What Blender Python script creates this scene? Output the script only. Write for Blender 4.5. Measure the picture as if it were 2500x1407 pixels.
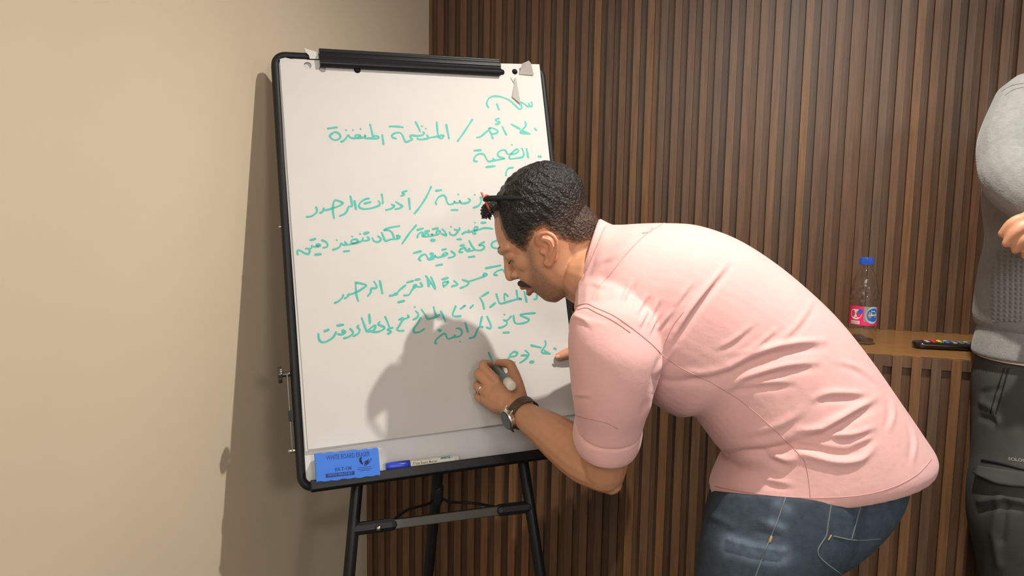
import bpy, bmesh, math, random
import numpy as np
from mathutils import Vector, Matrix
from mathutils.bvhtree import BVHTree
from mathutils.geometry import delaunay_2d_cdt

for _o in list(bpy.data.objects):
    bpy.data.objects.remove(_o, do_unlink=True)
SC = bpy.context.scene
COL = SC.collection
rnd = random.Random(11)

# ------------------------------------------------------------------ camera
EYE = 1.35
YAW, PITCH, ROLL, FPX = math.radians(18.0), math.radians(5.98), math.radians(0.932), 1800.0
FWD = np.array([-math.sin(YAW) * math.cos(PITCH), math.cos(YAW) * math.cos(PITCH), -math.sin(PITCH)])
_r = np.array([math.cos(YAW), math.sin(YAW), 0.0])
_u = np.cross(_r, FWD)
RGT = math.cos(ROLL) * _r + math.sin(ROLL) * _u
UPV = -math.sin(ROLL) * _r + math.cos(ROLL) * _u
CAM = np.array([0.0, 0.0, EYE])
camd = bpy.data.cameras.new('camera')
cam = bpy.data.objects.new('camera', camd)
COL.objects.link(cam)
camd.sensor_fit = 'HORIZONTAL'
camd.sensor_width = 36.0
camd.lens = FPX / 2500.0 * 36.0
camd.clip_start = 0.02
cam.matrix_world = Matrix(((RGT[0], UPV[0], -FWD[0], CAM[0]), (RGT[1], UPV[1], -FWD[1], CAM[1]),
                           (RGT[2], UPV[2], -FWD[2], CAM[2]), (0, 0, 0, 1)))
SC.camera = cam

# ------------------------------------------------------------------ light and exposure
SC.view_settings.view_transform = 'Standard'
SC.view_settings.look = 'None'
SC.view_settings.gamma = 1.0
SC.view_settings.use_curve_mapping = False
SC.view_settings.exposure = 0.0
world = bpy.data.worlds.new('room_fill')
SC.world = world
world.use_nodes = True
world.node_tree.nodes['Background'].inputs[0].default_value = (1.0, 0.95, 0.88, 1)
world.node_tree.nodes['Background'].inputs[1].default_value = 0.76


def lamp(name, kind, loc, power, color, size=0.1, target=None, spot=None, blend=0.6):
    d = bpy.data.lights.new(name, kind)
    d.energy = power
    d.color = color
    o = bpy.data.objects.new(name, d)
    COL.objects.link(o)
    o.location = loc
    if kind == 'AREA':
        d.shape = 'DISK'
        d.size = size
    else:
        d.shadow_soft_size = size
    if kind == 'SPOT':
        d.spot_size = math.radians(spot)
        d.spot_blend = blend
    if target is not None:
        o.rotation_euler = (Vector(target) - Vector(loc)).to_track_quat('-Z', 'Y').to_euler()
    return o


WARM = (1.0, 0.94, 0.855)
lamp('downlight_near', 'SPOT', (0.25, 1.22, 2.60), 165.0, WARM, 0.018, (0.12, 1.24, 0.0), 142, 1.0)
lamp('downlight_far', 'SPOT', (2.7, -2.0, 2.55), 240.0, WARM, 0.40, (-0.3, 1.3, 1.1), 70, 0.8)
lamp('fill_rear', 'AREA', (0.1, -1.2, 2.55), 44.0, WARM, 1.4, (-0.1, 1.2, 1.0))  # soft fill added above and behind the camera, no fitting there
lamp('cool_light_right', 'AREA', (1.7, 1.7, 2.3), 4.0, (0.50, 0.66, 1.0), 0.5, (0.7, 2.3, 1.9))  # dim bluish light from the right, source not known


# ------------------------------------------------------------------ helpers
def at(x, y, d):
    """point seen at photograph pixel (x, y), d metres in front of the camera"""
    return CAM + d * (FWD + RGT * ((x - 1250.0) / FPX) + UPV * ((703.5 - y) / FPX))


def project(P):
    Q = np.asarray(P) - CAM
    d = Q @ FWD
    return np.stack([1250 + FPX * (Q @ RGT) / d, 703.5 - FPX * (Q @ UPV) / d, d], -1)


def on_plane(x, y, p0, n):
    r = FWD + RGT * ((x - 1250.0) / FPX) + UPV * ((703.5 - y) / FPX)
    return CAM + r * (((np.asarray(p0) - CAM) @ n) / (r @ n))


def unit(v):
    v = np.asarray(v, float)
    return v / np.linalg.norm(v)


def link(name, me, mat=None, parent=None, smooth=True):
    o = bpy.data.objects.new(name, me)
    COL.objects.link(o)
    if mat is not None:
        me.materials.clear()
        me.materials.append(mat)
    if parent is not None:
        o.parent = parent
        o.matrix_parent_inverse = Matrix.Identity(4)
        w, p = Vector((0, 0, 0)), parent
        while p is not None:
            w += p.location
            p = p.parent
        o.location = -w
    if smooth and hasattr(me, 'polygons'):
        me.polygons.foreach_set('use_smooth', [True] * len(me.polygons))
    return o


def mesh(name, verts, faces):
    me = bpy.data.meshes.new(name)
    me.from_pydata([tuple(map(float, v)) for v in verts], [], [tuple(int(i) for i in f) for f in faces])
    me.validate()
    me.update()
    return me


class MB:
    """collects shapes for one mesh"""
    def __init__(s):
        s.v, s.f = [], []

    def add(s, v, f):
        k = len(s.v)
        s.v += [np.asarray(p, float) for p in v]
        s.f += [tuple(i + k for i in q) for q in f]
        return s

    def box(s, c, ax, ay, az):
        c, ax, ay, az = map(lambda q: np.asarray(q, float), (c, ax, ay, az))
        v = [c + i * ax + j * ay + k * az for i in (-1, 1) for j in (-1, 1) for k in (-1, 1)]
        return s.add(v, [(0, 1, 3, 2), (4, 6, 7, 5), (0, 4, 5, 1), (2, 3, 7, 6), (0, 2, 6, 4), (1, 5, 7, 3)])

    def prism(s, poly, a, b):
        """polygon of 3-D points swept from +a to +b"""
        n = len(poly)
        a, b = np.asarray(a, float), np.asarray(b, float)
        v = [np.asarray(p) + a for p in poly] + [np.asarray(p) + b for p in poly]
        f = [tuple(range(n - 1, -1, -1)), tuple(range(n, 2 * n))]
        f += [(i, (i + 1) % n, n + (i + 1) % n, n + i) for i in range(n)]
        return s.add(v, f)

    def build(s, name, mat, parent=None, smooth=False, bevel=0.0, seg=2, angle=35):
        me = mesh(name, s.v, s.f)
        bm = bmesh.new()
        bm.from_mesh(me)
        bmesh.ops.recalc_face_normals(bm, faces=bm.faces)
        if bevel > 0:
            ed = [e for e in bm.edges if len(e.link_faces) == 2 and e.calc_face_angle(0) > math.radians(angle)]
            bmesh.ops.bevel(bm, geom=ed, offset=bevel, segments=seg, profile=0.6, affect='EDGES', clamp_overlap=True)
        bm.to_mesh(me)
        bm.free()
        return link(name, me, mat, parent, smooth)


def catmull(P, sub):
    P = np.asarray(P, float)
    n = len(P)
    out = []
    for i in range(n - 1):
        p0, p1, p2, p3 = P[max(i - 1, 0)], P[i], P[i + 1], P[min(i + 2, n - 1)]
        for j in range(sub):
            t = j / sub
            out.append(0.5 * ((2 * p1) + (-p0 + p2) * t + (2 * p0 - 5 * p1 + 4 * p2 - p3) * t * t + (-p0 + 3 * p1 - 3 * p2 + p3) * t ** 3))
    out.append(P[-1])
    return np.array(out)


def loft(rings, cap=True):
    n, m = len(rings), len(rings[0])
    v = [p for r in rings for p in r]
    f = []
    for i in range(n - 1):
        for j in range(m):
            k = (j + 1) % m
            f.append((i * m + j, i * m + k, (i + 1) * m + k, (i + 1) * m + j))
    if cap:
        v.append(np.mean(rings[0], 0))
        v.append(np.mean(rings[-1], 0))
        a, b = n * m, n * m + 1
        for j in range(m):
            k = (j + 1) % m
            f.append((a, k, j))
            f.append((b, (n - 1) * m + j, (n - 1) * m + k))
    return v, f


def ring(c, U, W, m=40, e=2.2):
    t = np.linspace(0, 2 * math.pi, m, endpoint=False)
    cs, sn = np.cos(t), np.sin(t)
    a = np.sign(cs) * np.abs(cs) ** (2 / e)
    b = np.sign(sn) * np.abs(sn) ** (2 / e)
    return np.asarray(c) + np.outer(a, U) + np.outer(b, W)


def tube(P, R, m=16, sub=5, caps=True, flat=None):
    """tapered round tube along points P with radii R; flat=(direction, factor) squashes the section"""
    P = np.asarray(P, float)
    R = np.broadcast_to(np.asarray(R, float), (len(P),))
    if len(P) > 2 and sub > 1:
        Q = catmull(np.column_stack([P, R]), sub)
    elif sub > 1:
        Q = np.array([np.append(P[0] * (1 - t) + P[-1] * t, R[0] * (1 - t) + R[-1] * t) for t in np.linspace(0, 1, sub + 1)])
    else:
        Q = np.column_stack([P, R])
    P, R = Q[:, :3], Q[:, 3]
    T = np.gradient(P, axis=0)
    T /= np.linalg.norm(T, axis=1)[:, None] + 1e-12
    up = np.array([0, 0, 1.0]) if abs(T[0][2]) < 0.9 else np.array([1.0, 0, 0])
    N = unit(np.cross(T[0], up))
    rings = []
    if caps:
        seq = [(0, -math.cos(a), math.sin(a)) for a in (0.12, 0.55, 1.05)] + [(i, 0, 1) for i in range(len(P))] + \
              [(len(P) - 1, math.sin(a), math.cos(a)) for a in (0.52, 1.02, 1.45)]
    else:
        seq = [(i, 0, 1) for i in range(len(P))]
    last = -1
    for i, off, sc in seq:
        if i != last:
            N = N - T[i] * (N @ T[i])
            N = unit(N)
            last = i
        Bn = np.cross(T[i], N)
        t = np.linspace(0, 2 * math.pi, m, endpoint=False)
        r = R[i] * sc
        pts = (np.outer(np.cos(t), N) + np.outer(np.sin(t), Bn)) * r
        if flat is not None:
            fd = unit(flat[0])
            pts = pts - np.outer(pts @ fd, fd) * (1 - flat[1])
        rings.append(P[i] + T[i] * off * R[i] + pts)
    return loft(rings)


def ball(c, a, b=None, d=None, m=20, n=12):
    """ellipsoid with half axes a, b, d (vectors) or one radius a"""
    if b is None:
        a, b, d = np.array([a, 0, 0]), np.array([0, a, 0]), np.array([0, 0, a])
    rings = []
    for i in range(1, n):
        p = math.pi * i / n
        rings.append(ring(np.asarray(c) + d * math.cos(p), a * math.sin(p), b * math.sin(p), m, 2))
    return loft(rings)


def fuse(parts, voxel, smooth=4, fac=0.5):
    """one continuous surface out of overlapping closed shapes -> mesh"""
    mb = MB()
    for v, f in parts:
        mb.add(v, f)
    me = mesh('tmp', mb.v, mb.f)
    bm = bmesh.new()
    bm.from_mesh(me)
    bmesh.ops.recalc_face_normals(bm, faces=bm.faces)
    bm.to_mesh(me)
    bm.free()
    o = bpy.data.objects.new('tmp', me)
    COL.objects.link(o)
    r = o.modifiers.new('r', 'REMESH')
    r.mode = 'VOXEL'
    r.voxel_size = voxel
    r.use_smooth_shade = True
    if smooth:
        s = o.modifiers.new('s', 'SMOOTH')
        s.factor = fac
        s.iterations = smooth
    dg = bpy.context.evaluated_depsgraph_get()
    out = bpy.data.meshes.new_from_object(o.evaluated_get(dg))
    bpy.data.objects.remove(o, do_unlink=True)
    return out


def coords(me):
    a = np.empty(len(me.vertices) * 3)
    me.vertices.foreach_get('co', a)
    return a.reshape(-1, 3)


def normals(me):
    a = np.empty(len(me.vertices) * 3)
    me.vertices.foreach_get('normal', a)
    return a.reshape(-1, 3)


def set_coords(me, co):
    me.vertices.foreach_set('co', co.ravel())
    me.update()


def paint(me, cols, name='tint'):
    at_ = me.color_attributes.new(name, 'FLOAT_COLOR', 'POINT')
    at_.data.foreach_set('color', np.column_stack([cols, np.ones(len(cols))]).ravel())


def seg_dist(p, poly):
    """distance of 2-D points p to a polyline, and the position along it 0..1"""
    poly = np.asarray(poly, float)
    L = np.linalg.norm(np.diff(poly, axis=0), axis=1)
    S = np.concatenate([[0], np.cumsum(L)])
    best = np.full(len(p), 1e9)
    tt = np.zeros(len(p))
    for i in range(len(poly) - 1):
        a, b = poly[i], poly[i + 1]
        t = np.clip(((p - a) @ (b - a)) / max(L[i] ** 2, 1e-12), 0, 1)
        d = np.linalg.norm(p - (a + t[:, None] * (b - a)), axis=1)
        k = d < best
        best[k] = d[k]
        tt[k] = (S[i] + t[k] * L[i]) / S[-1]
    return best, tt


def in_poly(p, poly):
    poly = np.asarray(poly, float)
    x, y = p[:, 0], p[:, 1]
    c = np.zeros(len(p), bool)
    n = len(poly)
    for i in range(n):
        x1, y1 = poly[i]
        x2, y2 = poly[(i + 1) % n]
        k = ((y1 > y) != (y2 > y)) & (x < (x2 - x1) * (y - y1) / (y2 - y1 + 1e-12) + x1)
        c ^= k
    return c


def signed_poly(p, poly):
    d, _ = seg_dist(p, list(poly) + [poly[0]])
    return np.where(in_poly(p, poly), d, -d)


def sstep(a, b, x):
    t = np.clip((x - a) / (b - a), 0, 1)
    return t * t * (3 - 2 * t)


def empty(name, loc):
    o = bpy.data.objects.new(name, None)
    COL.objects.link(o)
    o.location = tuple(map(float, loc))
    o.empty_display_size = 0.05
    return o


def tag(o, label=None, cat=None, group=None, kind=None):
    for k, v in (('label', label), ('category', cat), ('group', group), ('kind', kind)):
        if v:
            o[k] = v
    return o


# ------------------------------------------------------------------ materials
def mat(name, color, rough=0.6, metal=0.0, noise=0.0, nscale=40.0, bump=0.0, bscale=200.0, spec=0.5, sheen=0.0, attr=None, coat=0.0,
        stretch=None, trans=0.0, ior=1.45, bdist=0.002):
    m = bpy.data.materials.new(name)
    m.use_nodes = True
    nt = m.node_tree
    b = nt.nodes['Principled BSDF']
    b.inputs['Roughness'].default_value = rough
    b.inputs['Metallic'].default_value = metal
    b.inputs['Specular IOR Level'].default_value = spec
    b.inputs['Sheen Weight'].default_value = sheen
    b.inputs['Coat Weight'].default_value = coat
    b.inputs['Transmission Weight'].default_value = trans
    b.inputs['IOR'].default_value = ior
    tc = nt.nodes.new('ShaderNodeTexCoord')
    mp = nt.nodes.new('ShaderNodeMapping')
    nt.links.new(tc.outputs['Object'], mp.inputs['Vector'])
    if stretch:
        mp.inputs['Scale'].default_value = stretch
    if attr:
        a = nt.nodes.new('ShaderNodeVertexColor')
        a.layer_name = attr
        src = a.outputs['Color']
    else:
        c = nt.nodes.new('ShaderNodeRGB')
        c.outputs[0].default_value = (*color, 1)
        src = c.outputs[0]
    if noise > 0:
        n = nt.nodes.new('ShaderNodeTexNoise')
        n.inputs['Scale'].default_value = nscale
        n.inputs['Detail'].default_value = 5
        nt.links.new(mp.outputs[0], n.inputs['Vector'])
        r = nt.nodes.new('ShaderNodeMapRange')
        r.inputs['From Min'].default_value = 0.3
        r.inputs['From Max'].default_value = 0.7
        r.inputs['To Min'].default_value = 1 - noise
        r.inputs['To Max'].default_value = 1 + noise
        nt.links.new(n.outputs['Fac'], r.inputs['Value'])
        mx = nt.nodes.new('ShaderNodeVectorMath')
        mx.operation = 'SCALE'
        nt.links.new(src, mx.inputs[0])
        nt.links.new(r.outputs[0], mx.inputs['Scale'])
        src = mx.outputs[0]
    nt.links.new(src, b.inputs['Base Color'])
    if bump > 0:
        n = nt.nodes.new('ShaderNodeTexNoise')
        n.inputs['Scale'].default_value = bscale
        n.inputs['Detail'].default_value = 3
        nt.links.new(mp.outputs[0], n.inputs['Vector'])
        bp = nt.nodes.new('ShaderNodeBump')
        bp.inputs['Strength'].default_value = bump
        bp.inputs['Distance'].default_value = bdist
        nt.links.new(n.outputs['Fac'], bp.inputs['Height'])
        nt.links.new(bp.outputs[0], b.inputs['Normal'])
    return m


def lin(r, g, b):
    f = lambda c: (c / 255 / 12.92) if c <= 10 else ((c / 255 + 0.055) / 1.055) ** 2.4
    return (f(r), f(g), f(b))


M = {}
M['plaster'] = mat('plaster', (0.60, 0.50, 0.365), 0.85, noise=0.025, nscale=3.0, bump=0.05, bscale=60)
M['plaster_grey'] = mat('plaster_grey', (0.35, 0.33, 0.27), 0.85, noise=0.03, nscale=3.0)
M['slat'] = mat('slat_wood', (0.2, 0.1, 0.06), 0.42, noise=0.22, nscale=9.0, attr='tint', bump=0.12, bscale=30.0, stretch=(14, 14, 0.9), bdist=0.001)
M['ledge'] = mat('ledge_wood', (0.23, 0.112, 0.036), 0.28, noise=0.16, nscale=7.0, stretch=(1.2, 16, 16), bump=0.05, bscale=14)
M['floor'] = mat('floor_carpet', (0.10, 0.085, 0.07), 0.95, noise=0.2, nscale=60)
M['ceiling'] = mat('ceiling_paint', (0.75, 0.72, 0.66), 0.9)
M['black'] = mat('black_metal', (0.009, 0.0095, 0.010), 0.34, spec=0.22, bump=0.04, bscale=300)
M['black_plastic'] = mat('black_plastic', (0.012, 0.013, 0.014), 0.45, spec=0.25)
M['grey_tube'] = mat('dark_grey_tube', (0.085, 0.083, 0.072), 0.3, metal=0.7)
M['steel'] = mat('steel', (0.5, 0.48, 0.44), 0.3, metal=1.0)
M['whiteboard'] = mat('whiteboard', (0.54, 0.54, 0.55), 0.25)
M['paper'] = mat('paper', (0.525, 0.51, 0.49), 0.8, noise=0.012, nscale=14)
M['scrap_shade'] = mat('shaded_paper', (0.36, 0.335, 0.32), 0.85)  # paper with shade painted in as grey
M['ink'] = mat('teal_ink', lin(70, 170, 157), 0.6)
M['blue_plastic'] = mat('blue_foam', lin(45, 108, 205), 0.5, noise=0.03, nscale=30)
M['navy'] = mat('navy_print', lin(20, 40, 105), 0.6)
M['felt'] = mat('felt', (0.55, 0.52, 0.47), 0.95, bump=0.3, bscale=400)
M['cap_blue'] = mat('cap_blue', lin(38, 62, 180), 0.3)
M['label_white'] = mat('label_white', (0.70, 0.68, 0.62), 0.4)
M['dark_print'] = mat('dark_print', (0.03, 0.03, 0.03), 0.6)
M['marker_grey'] = mat('marker_grey', lin(84, 98, 98), 0.35)
M['marker_white'] = mat('marker_white', (0.74, 0.70, 0.62), 0.4, noise=0.04, nscale=80)
M['skin'] = mat('skin', (0.5, 0.27, 0.17), 0.5, attr='tint', noise=0.05, nscale=60, bump=0.10, bscale=350, bdist=0.001)
M['nail'] = mat('nail', (0.66, 0.40, 0.30), 0.3)
M['hair'] = mat('hair', (0.02, 0.018, 0.016), 0.42, spec=0.35, attr='tint', noise=0.5, nscale=160, bump=1.0, bscale=190, bdist=0.006)
M['brow'] = mat('brow_hair', (0.035, 0.024, 0.018), 0.65, noise=0.4, nscale=300, bump=1.0, bscale=450, bdist=0.004)
M['shirt'] = mat('pink_cotton', (0.69, 0.392, 0.375), 0.85, noise=0.03, nscale=25, bump=0.25, bscale=70, sheen=0.15, bdist=0.003)
M['shirt_seam'] = mat('pink_seam', (0.56, 0.30, 0.285), 0.85)
M['denim'] = mat('denim', (0.045, 0.065, 0.085), 0.8, attr='tint', noise=0.22, nscale=70, bump=0.25, bscale=500)
M['denim_seam'] = mat('denim_seam', (0.12, 0.14, 0.155), 0.8)
M['thread'] = mat('tan_thread', (0.30, 0.20, 0.09), 0.7)
M['leather'] = mat('brown_leather', (0.075, 0.045, 0.026), 0.5, bump=0.2, bscale=300)
M['watch_glass'] = mat('watch_glass', (0.012, 0.013, 0.018), 0.12, coat=0.5)
M['silver'] = mat('silver', (0.72, 0.68, 0.60), 0.22, metal=1.0)
M['red_frame'] = mat('red_frame', lin(205, 75, 60), 0.3)
M['lens'] = mat('dark_lens', (0.01, 0.01, 0.012), 0.05, coat=0.6)
M['knit'] = mat('grey_knit', (0.185, 0.19, 0.182), 0.95, noise=0.10, nscale=90, bump=0.5, bscale=260, sheen=0.2)
M['cargo'] = mat('charcoal_twill', (0.040, 0.042, 0.038), 0.85, noise=0.15, nscale=20, bump=0.2, bscale=500)
M['cream'] = mat('cream_cotton', (0.70, 0.62, 0.48), 0.9)
M['print_grey'] = mat('print_grey', (0.22, 0.22, 0.20), 0.7)
M['shoe'] = mat('shoe_leather', (0.05, 0.035, 0.025), 0.5)
M['remote'] = mat('remote_black', (0.010, 0.010, 0.012), 0.12, coat=0.4)
M['cap_sky'] = mat('bottle_cap', lin(40, 82, 178), 0.35)
M['magenta'] = mat('magenta_label', lin(214, 40, 98), 0.4)
M['label_blue'] = mat('label_blue', lin(38, 92, 175), 0.4)
M['label_sky'] = mat('label_sky', lin(150, 190, 205), 0.4)
M['pet'] = mat('clear_plastic', (0.97, 0.97, 0.97), 0.03, trans=1.0, ior=1.33)
for nm, c in (('btn_red', (180, 30, 40)), ('btn_green', (40, 140, 60)), ('btn_yellow', (210, 180, 40)), ('btn_blue', (40, 90, 190)), ('btn_grey', (150, 150, 155))):
    M[nm] = mat(nm, lin(*c), 0.4)

# waffle knit: rows of small pits on the sweater's front
wk = mat('waffle_knit', (0.185, 0.19, 0.182), 0.95, noise=0.06, nscale=90, sheen=0.2)
nt = wk.node_tree
tc = nt.nodes.new('ShaderNodeTexCoord')
h = []
for axis, rot in (('Z', 0), ('DIAGONAL', 0)):
    w_ = nt.nodes.new('ShaderNodeTexWave')
    w_.wave_type = 'BANDS'
    w_.bands_direction = 'Z' if axis == 'Z' else 'X'
    w_.inputs['Scale'].default_value = 34.0 if axis == 'Z' else 40.0
    nt.links.new(tc.outputs['Object'], w_.inputs['Vector'])
    h.append(w_)
mm = nt.nodes.new('ShaderNodeMath')
mm.operation = 'MULTIPLY'
nt.links.new(h[0].outputs['Fac'], mm.inputs[0])
nt.links.new(h[1].outputs['Fac'], mm.inputs[1])
bp = nt.nodes.new('ShaderNodeBump')
bp.inputs['Strength'].default_value = 0.9
bp.inputs['Distance'].default_value = 0.004
nt.links.new(mm.outputs[0], bp.inputs['Height'])
nt.links.new(bp.outputs[0], nt.nodes['Principled BSDF'].inputs['Normal'])
M['waffle'] = wk

# ------------------------------------------------------------------ the room
XL, YU, YL, ZL = -1.068, 2.35, 1.904, EYE - 0.3253
XR = 3.3


def slab(name, x0, x1, y0, y1, z0, z1, m):
    b = MB().box(((x0 + x1) / 2, (y0 + y1) / 2, (z0 + z1) / 2), ((x1 - x0) / 2, 0, 0), (0, (y1 - y0) / 2, 0), (0, 0, (z1 - z0) / 2))
    return tag(b.build(name, m), kind='structure')


slab('floor', XL - 0.1, XR + 0.1, -2.4, 2.5, -0.1, 0.0, M['floor'])
slab('ceiling', XL - 0.1, XR + 0.1, -2.4, 2.5, 2.63, 2.73, M['ceiling'])
slab('wall_left', XL - 0.1, XL, -2.4, 2.5, 0.0, 2.63, M['plaster'])
slab('wall_right', XR, XR + 0.1, -2.4, 2.5, 0.0, 2.63, M['plaster'])
slab('wall_back', XL, XR, YU + 0.006, 2.5, 0.0, 2.63, M['plaster_grey'])

WOODS = [(0.160, 0.092, 0.050), (0.170, 0.096, 0.052), (0.135, 0.086, 0.054), (0.210, 0.112, 0.050), (0.128, 0.076, 0.045), (0.165, 0.100, 0.058),
         (0.150, 0.087, 0.050), (0.180, 0.102, 0.054), (0.155, 0.085, 0.050)]


def slat_panel(name, x0, x1, yf, depth, yback, z0, z1, phase, pitch=0.0411, width=0.0205, lip=False):
    """fluted panel: upright battens with shade-tinted strips between them"""
    mb = MB()
    cols = []

    def piece(a, b, ya, yb, c, z0=z0, z1=z1):
        a, b = max(a, x0), min(b, x1)
        if b - a < 0.002:
            return
        mb.box(((a + b) / 2, (ya + yb) / 2, (z0 + z1) / 2), ((b - a) / 2, 0, 0), (0, (yb - ya) / 2, 0), (0, 0, (z1 - z0) / 2))
        s = rnd.uniform(0.92, 1.08)
        cols.extend([(c[0] * s * 0.74, c[1] * s * 0.655, c[2] * s * 0.575)] * 8)
    n = math.floor((x0 - phase) / pitch) - 1
    while phase + n * pitch < x1:
        a = phase + n * pitch
        c = WOODS[rnd.randrange(len(WOODS))]
        piece(a, a + width, yf, yback, c)
        d = WOODS[rnd.randrange(len(WOODS))]
        piece(a + width, a + pitch, yf + depth, yback, tuple(k * 0.70 for k in d))  # groove bases tinted darker, painting in the shade of the recess
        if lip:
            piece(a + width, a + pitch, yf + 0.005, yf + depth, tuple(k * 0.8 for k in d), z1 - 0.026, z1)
        n += 1
    me = mesh(name, mb.v, mb.f)
    paint(me, np.array(cols))
    return tag(link(name, me, M['slat'], None, False), kind='structure')


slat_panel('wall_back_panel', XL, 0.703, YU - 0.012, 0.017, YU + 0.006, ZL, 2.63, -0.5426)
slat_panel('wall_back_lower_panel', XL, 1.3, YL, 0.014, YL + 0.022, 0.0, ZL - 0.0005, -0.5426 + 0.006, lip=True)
mb = MB()
mb.box(((XL + 1.3) / 2, (YL + 0.022 + YU + 0.006) / 2, ZL - 0.0125), ((1.3 - XL) / 2, 0, 0), (0, (YU + 0.006 - YL - 0.022) / 2, 0), (0, 0, 0.0125))
tag(mb.build('trim_1', M['ledge'], bevel=0.0015), kind='structure')

# ------------------------------------------------------------------ board-local frame
P0 = np.array([-1.02831398, 1.41767947, 0.34069945 + EYE])
EU = np.array([0.7878941, 0.61493262, 0.03287487])
EV = np.array([0.18169721, -0.18113148, -0.96652859])
EN = np.array([0.58839528, -0.76749544, 0.25444397])


def B(u, v, w=0.0):
    """board millimetres right, down, out -> world"""
    return P0 + EU * (u / 1000.0) + EV * (v / 1000.0) + EN * (w / 1000.0)


def floor_hit(a, b):
    a, b = np.asarray(a), np.asarray(b)
    return a + (b - a) * (a[2] / (a[2] - b[2]))


# ------------------------------------------------------------------ flip chart easel
easel = empty('flip_chart_easel', (B(325, 952)[0], B(325, 952)[1], 0))
tag(easel, 'black tripod easel with white board standing in the corner by the slatted wall', 'easel')
# frame: rounded bar swept round the board
prof = [(3, -18), (0, -13), (0, 1), (3, 5.5), (8, 7), (14, 5.5), (17.5, 1), (18, -18)]
WB, HB, RC = 650.0, 952.0, 32.0
path = []
for cx, cy, a0 in ((WB - RC, RC, -90), (WB - RC, HB - RC, 0), (RC, HB - RC, 90), (RC, RC, 180)):
    for k in range(9):
        a = math.radians(a0 + k * 90 / 8)
        path.append((cx + RC * math.cos(a), cy + RC * math.sin(a), -math.cos(a), -math.sin(a)))
rings = [[B(x + nx * i, y + ny * i, w) for i, w in prof] for x, y, nx, ny in path]
v, f = loft(rings + [rings[0]], cap=False)
MB().add(v, f).build('frame', M['black_plastic'], easel, smooth=True)
MB().prism([B(15, 15, 0), B(635, 15, 0), B(635, 937, 0), B(15, 937, 0)], EN * -0.012, EN * 0.0005).build('board_panel', M['whiteboard'], easel)
# clamp bar
cp = [(-6, 3), (-6, 15), (-2, 20), (4, 19), (6, 21.5), (9, 23.5), (16, 24.5), (19, 22.5), (23, 24), (27, 22), (29, 24), (34, 22.5), (37, 17), (37, 10.5), (30, 9.5), (8, 9.5), (4, 3)]
MB().prism([B(103, v_, w_) for v_, w_ in cp], EU * 0, EU * 0.424 + EV * 0.002).build('clamp_bar', M['black'], easel, bevel=0.0012)
# hanging pegs seen through the punched holes
for u_, v_ in ((185.3, 38.3), (533.5, 26.6), (567.0, 23.9)):
    v, f = tube([B(u_, v_, 0), B(u_, v_, 7.5)], 0.0068, sub=1)
    MB().add(v, f).build('peg', M['black'], easel, smooth=True)
# tray along the lower edge
tp = [(930, 5), (933, 30), (926, 33), (926, 37), (945, 38), (951, 30), (952, 2), (938, 2)]
MB().prism([B(24, v_, w_) for v_, w_ in tp], EU * 0, EU * 0.60).build('tray', M['black'], easel, bevel=0.0015)
# legs
leg_px = [((872, 1185), (852, 1407)), ((1276, 1120), (1320, 1407))]
feet = []
for a, b in leg_px:
    pa, pb = on_plane(*a, P0 - EN * 0.03, EN), on_plane(*b, P0 - EN * 0.03, EN)
    ft = floor_hit(pa, pb)
    top = pa + (pa - pb) * 0.25
    l = MB().add(*tube([top, ft + (pa - ft) * 0.02], 0.0125, sub=1, m=20)).build('leg', M['black'], easel, smooth=True)
    MB().add(*tube([ft + unit(pa - ft) * 0.05, ft + unit(pa - ft) * 0.012], 0.016, sub=1)).build('foot_cap', M['black_plastic'], l, smooth=True)
    feet.append((pa, ft))
ra, rb = at(1073, 1120, 1.66), at(1045, 1407, 1.75)
rt = B(325, 560, -28)
rf = floor_hit(ra, rb)
l = MB().add(*tube([rt, ra], 0.009, sub=1, m=20)).add(*tube([ra + (ra - rb) * 0.05, rf + (ra - rf) * 0.02], 0.0125, sub=1, m=20)).build('leg', M['black'], easel, smooth=True)
MB().add(*tube([rf + unit(ra - rf) * 0.05, rf + unit(ra - rf) * 0.012], 0.016, sub=1)).build('foot_cap', M['black_plastic'], l, smooth=True)
MB().add(*tube([B(325, 540, -26), B(325, 600, -26)], 0.018, sub=1)).build('hinge_block', M['black_plastic'], easel, smooth=True)
# telescoping brace between the front legs
pn, pp = EN, P0 - EN * 0.03
q = [on_plane(x, y, pp, pn) for x, y in ((868, 1292), (955, 1281), (1222, 1246), (1288, 1238))]
g = unit(q[2] - q[1])
br = MB().box((q[1] + q[2]) / 2, (q[2] - q[1]) / 2 * 1.02, np.cross(g, EN) * 0.0100, EN * 0.008).build('brace', M['grey_tube'], easel, bevel=0.002)
for a, b in ((0, 1), (2, 3)):
    MB().add(*tube([q[a], q[b]], 0.0145, sub=1, m=8)).build('brace_sleeve', M['black_plastic'], br)
v, f = tube([q[0] + g * 0.045 - EN * 0.0, q[0] + g * 0.045 + EN * 0.026], 0.006, sub=1, m=10)
MB().add(v, f).build('screw', M['steel'], br, smooth=True)
hub = at(1069, 1206, 1.69)
for x, y, d in ((958, 1272, 1.56), (1218, 1240, 1.74)):
    mid = at((x + 1069) / 2 + (-18 if x < 1069 else 12), (y + 1206) / 2 + 6, (d + 1.69) / 2)
    MB().add(*tube([hub, hub + (mid - hub) * 0.3 + np.array([0, 0, -0.012]), mid, on_plane(x, y, pp, pn)], 0.0032, m=8)).build('strut', M['black'], easel, smooth=True)
MB().add(*tube([at(1069, 1192, 1.682), at(1067, 1222, 1.69)], 0.0135, sub=1)).build('collar', M['black_plastic'], easel, smooth=True)
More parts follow.
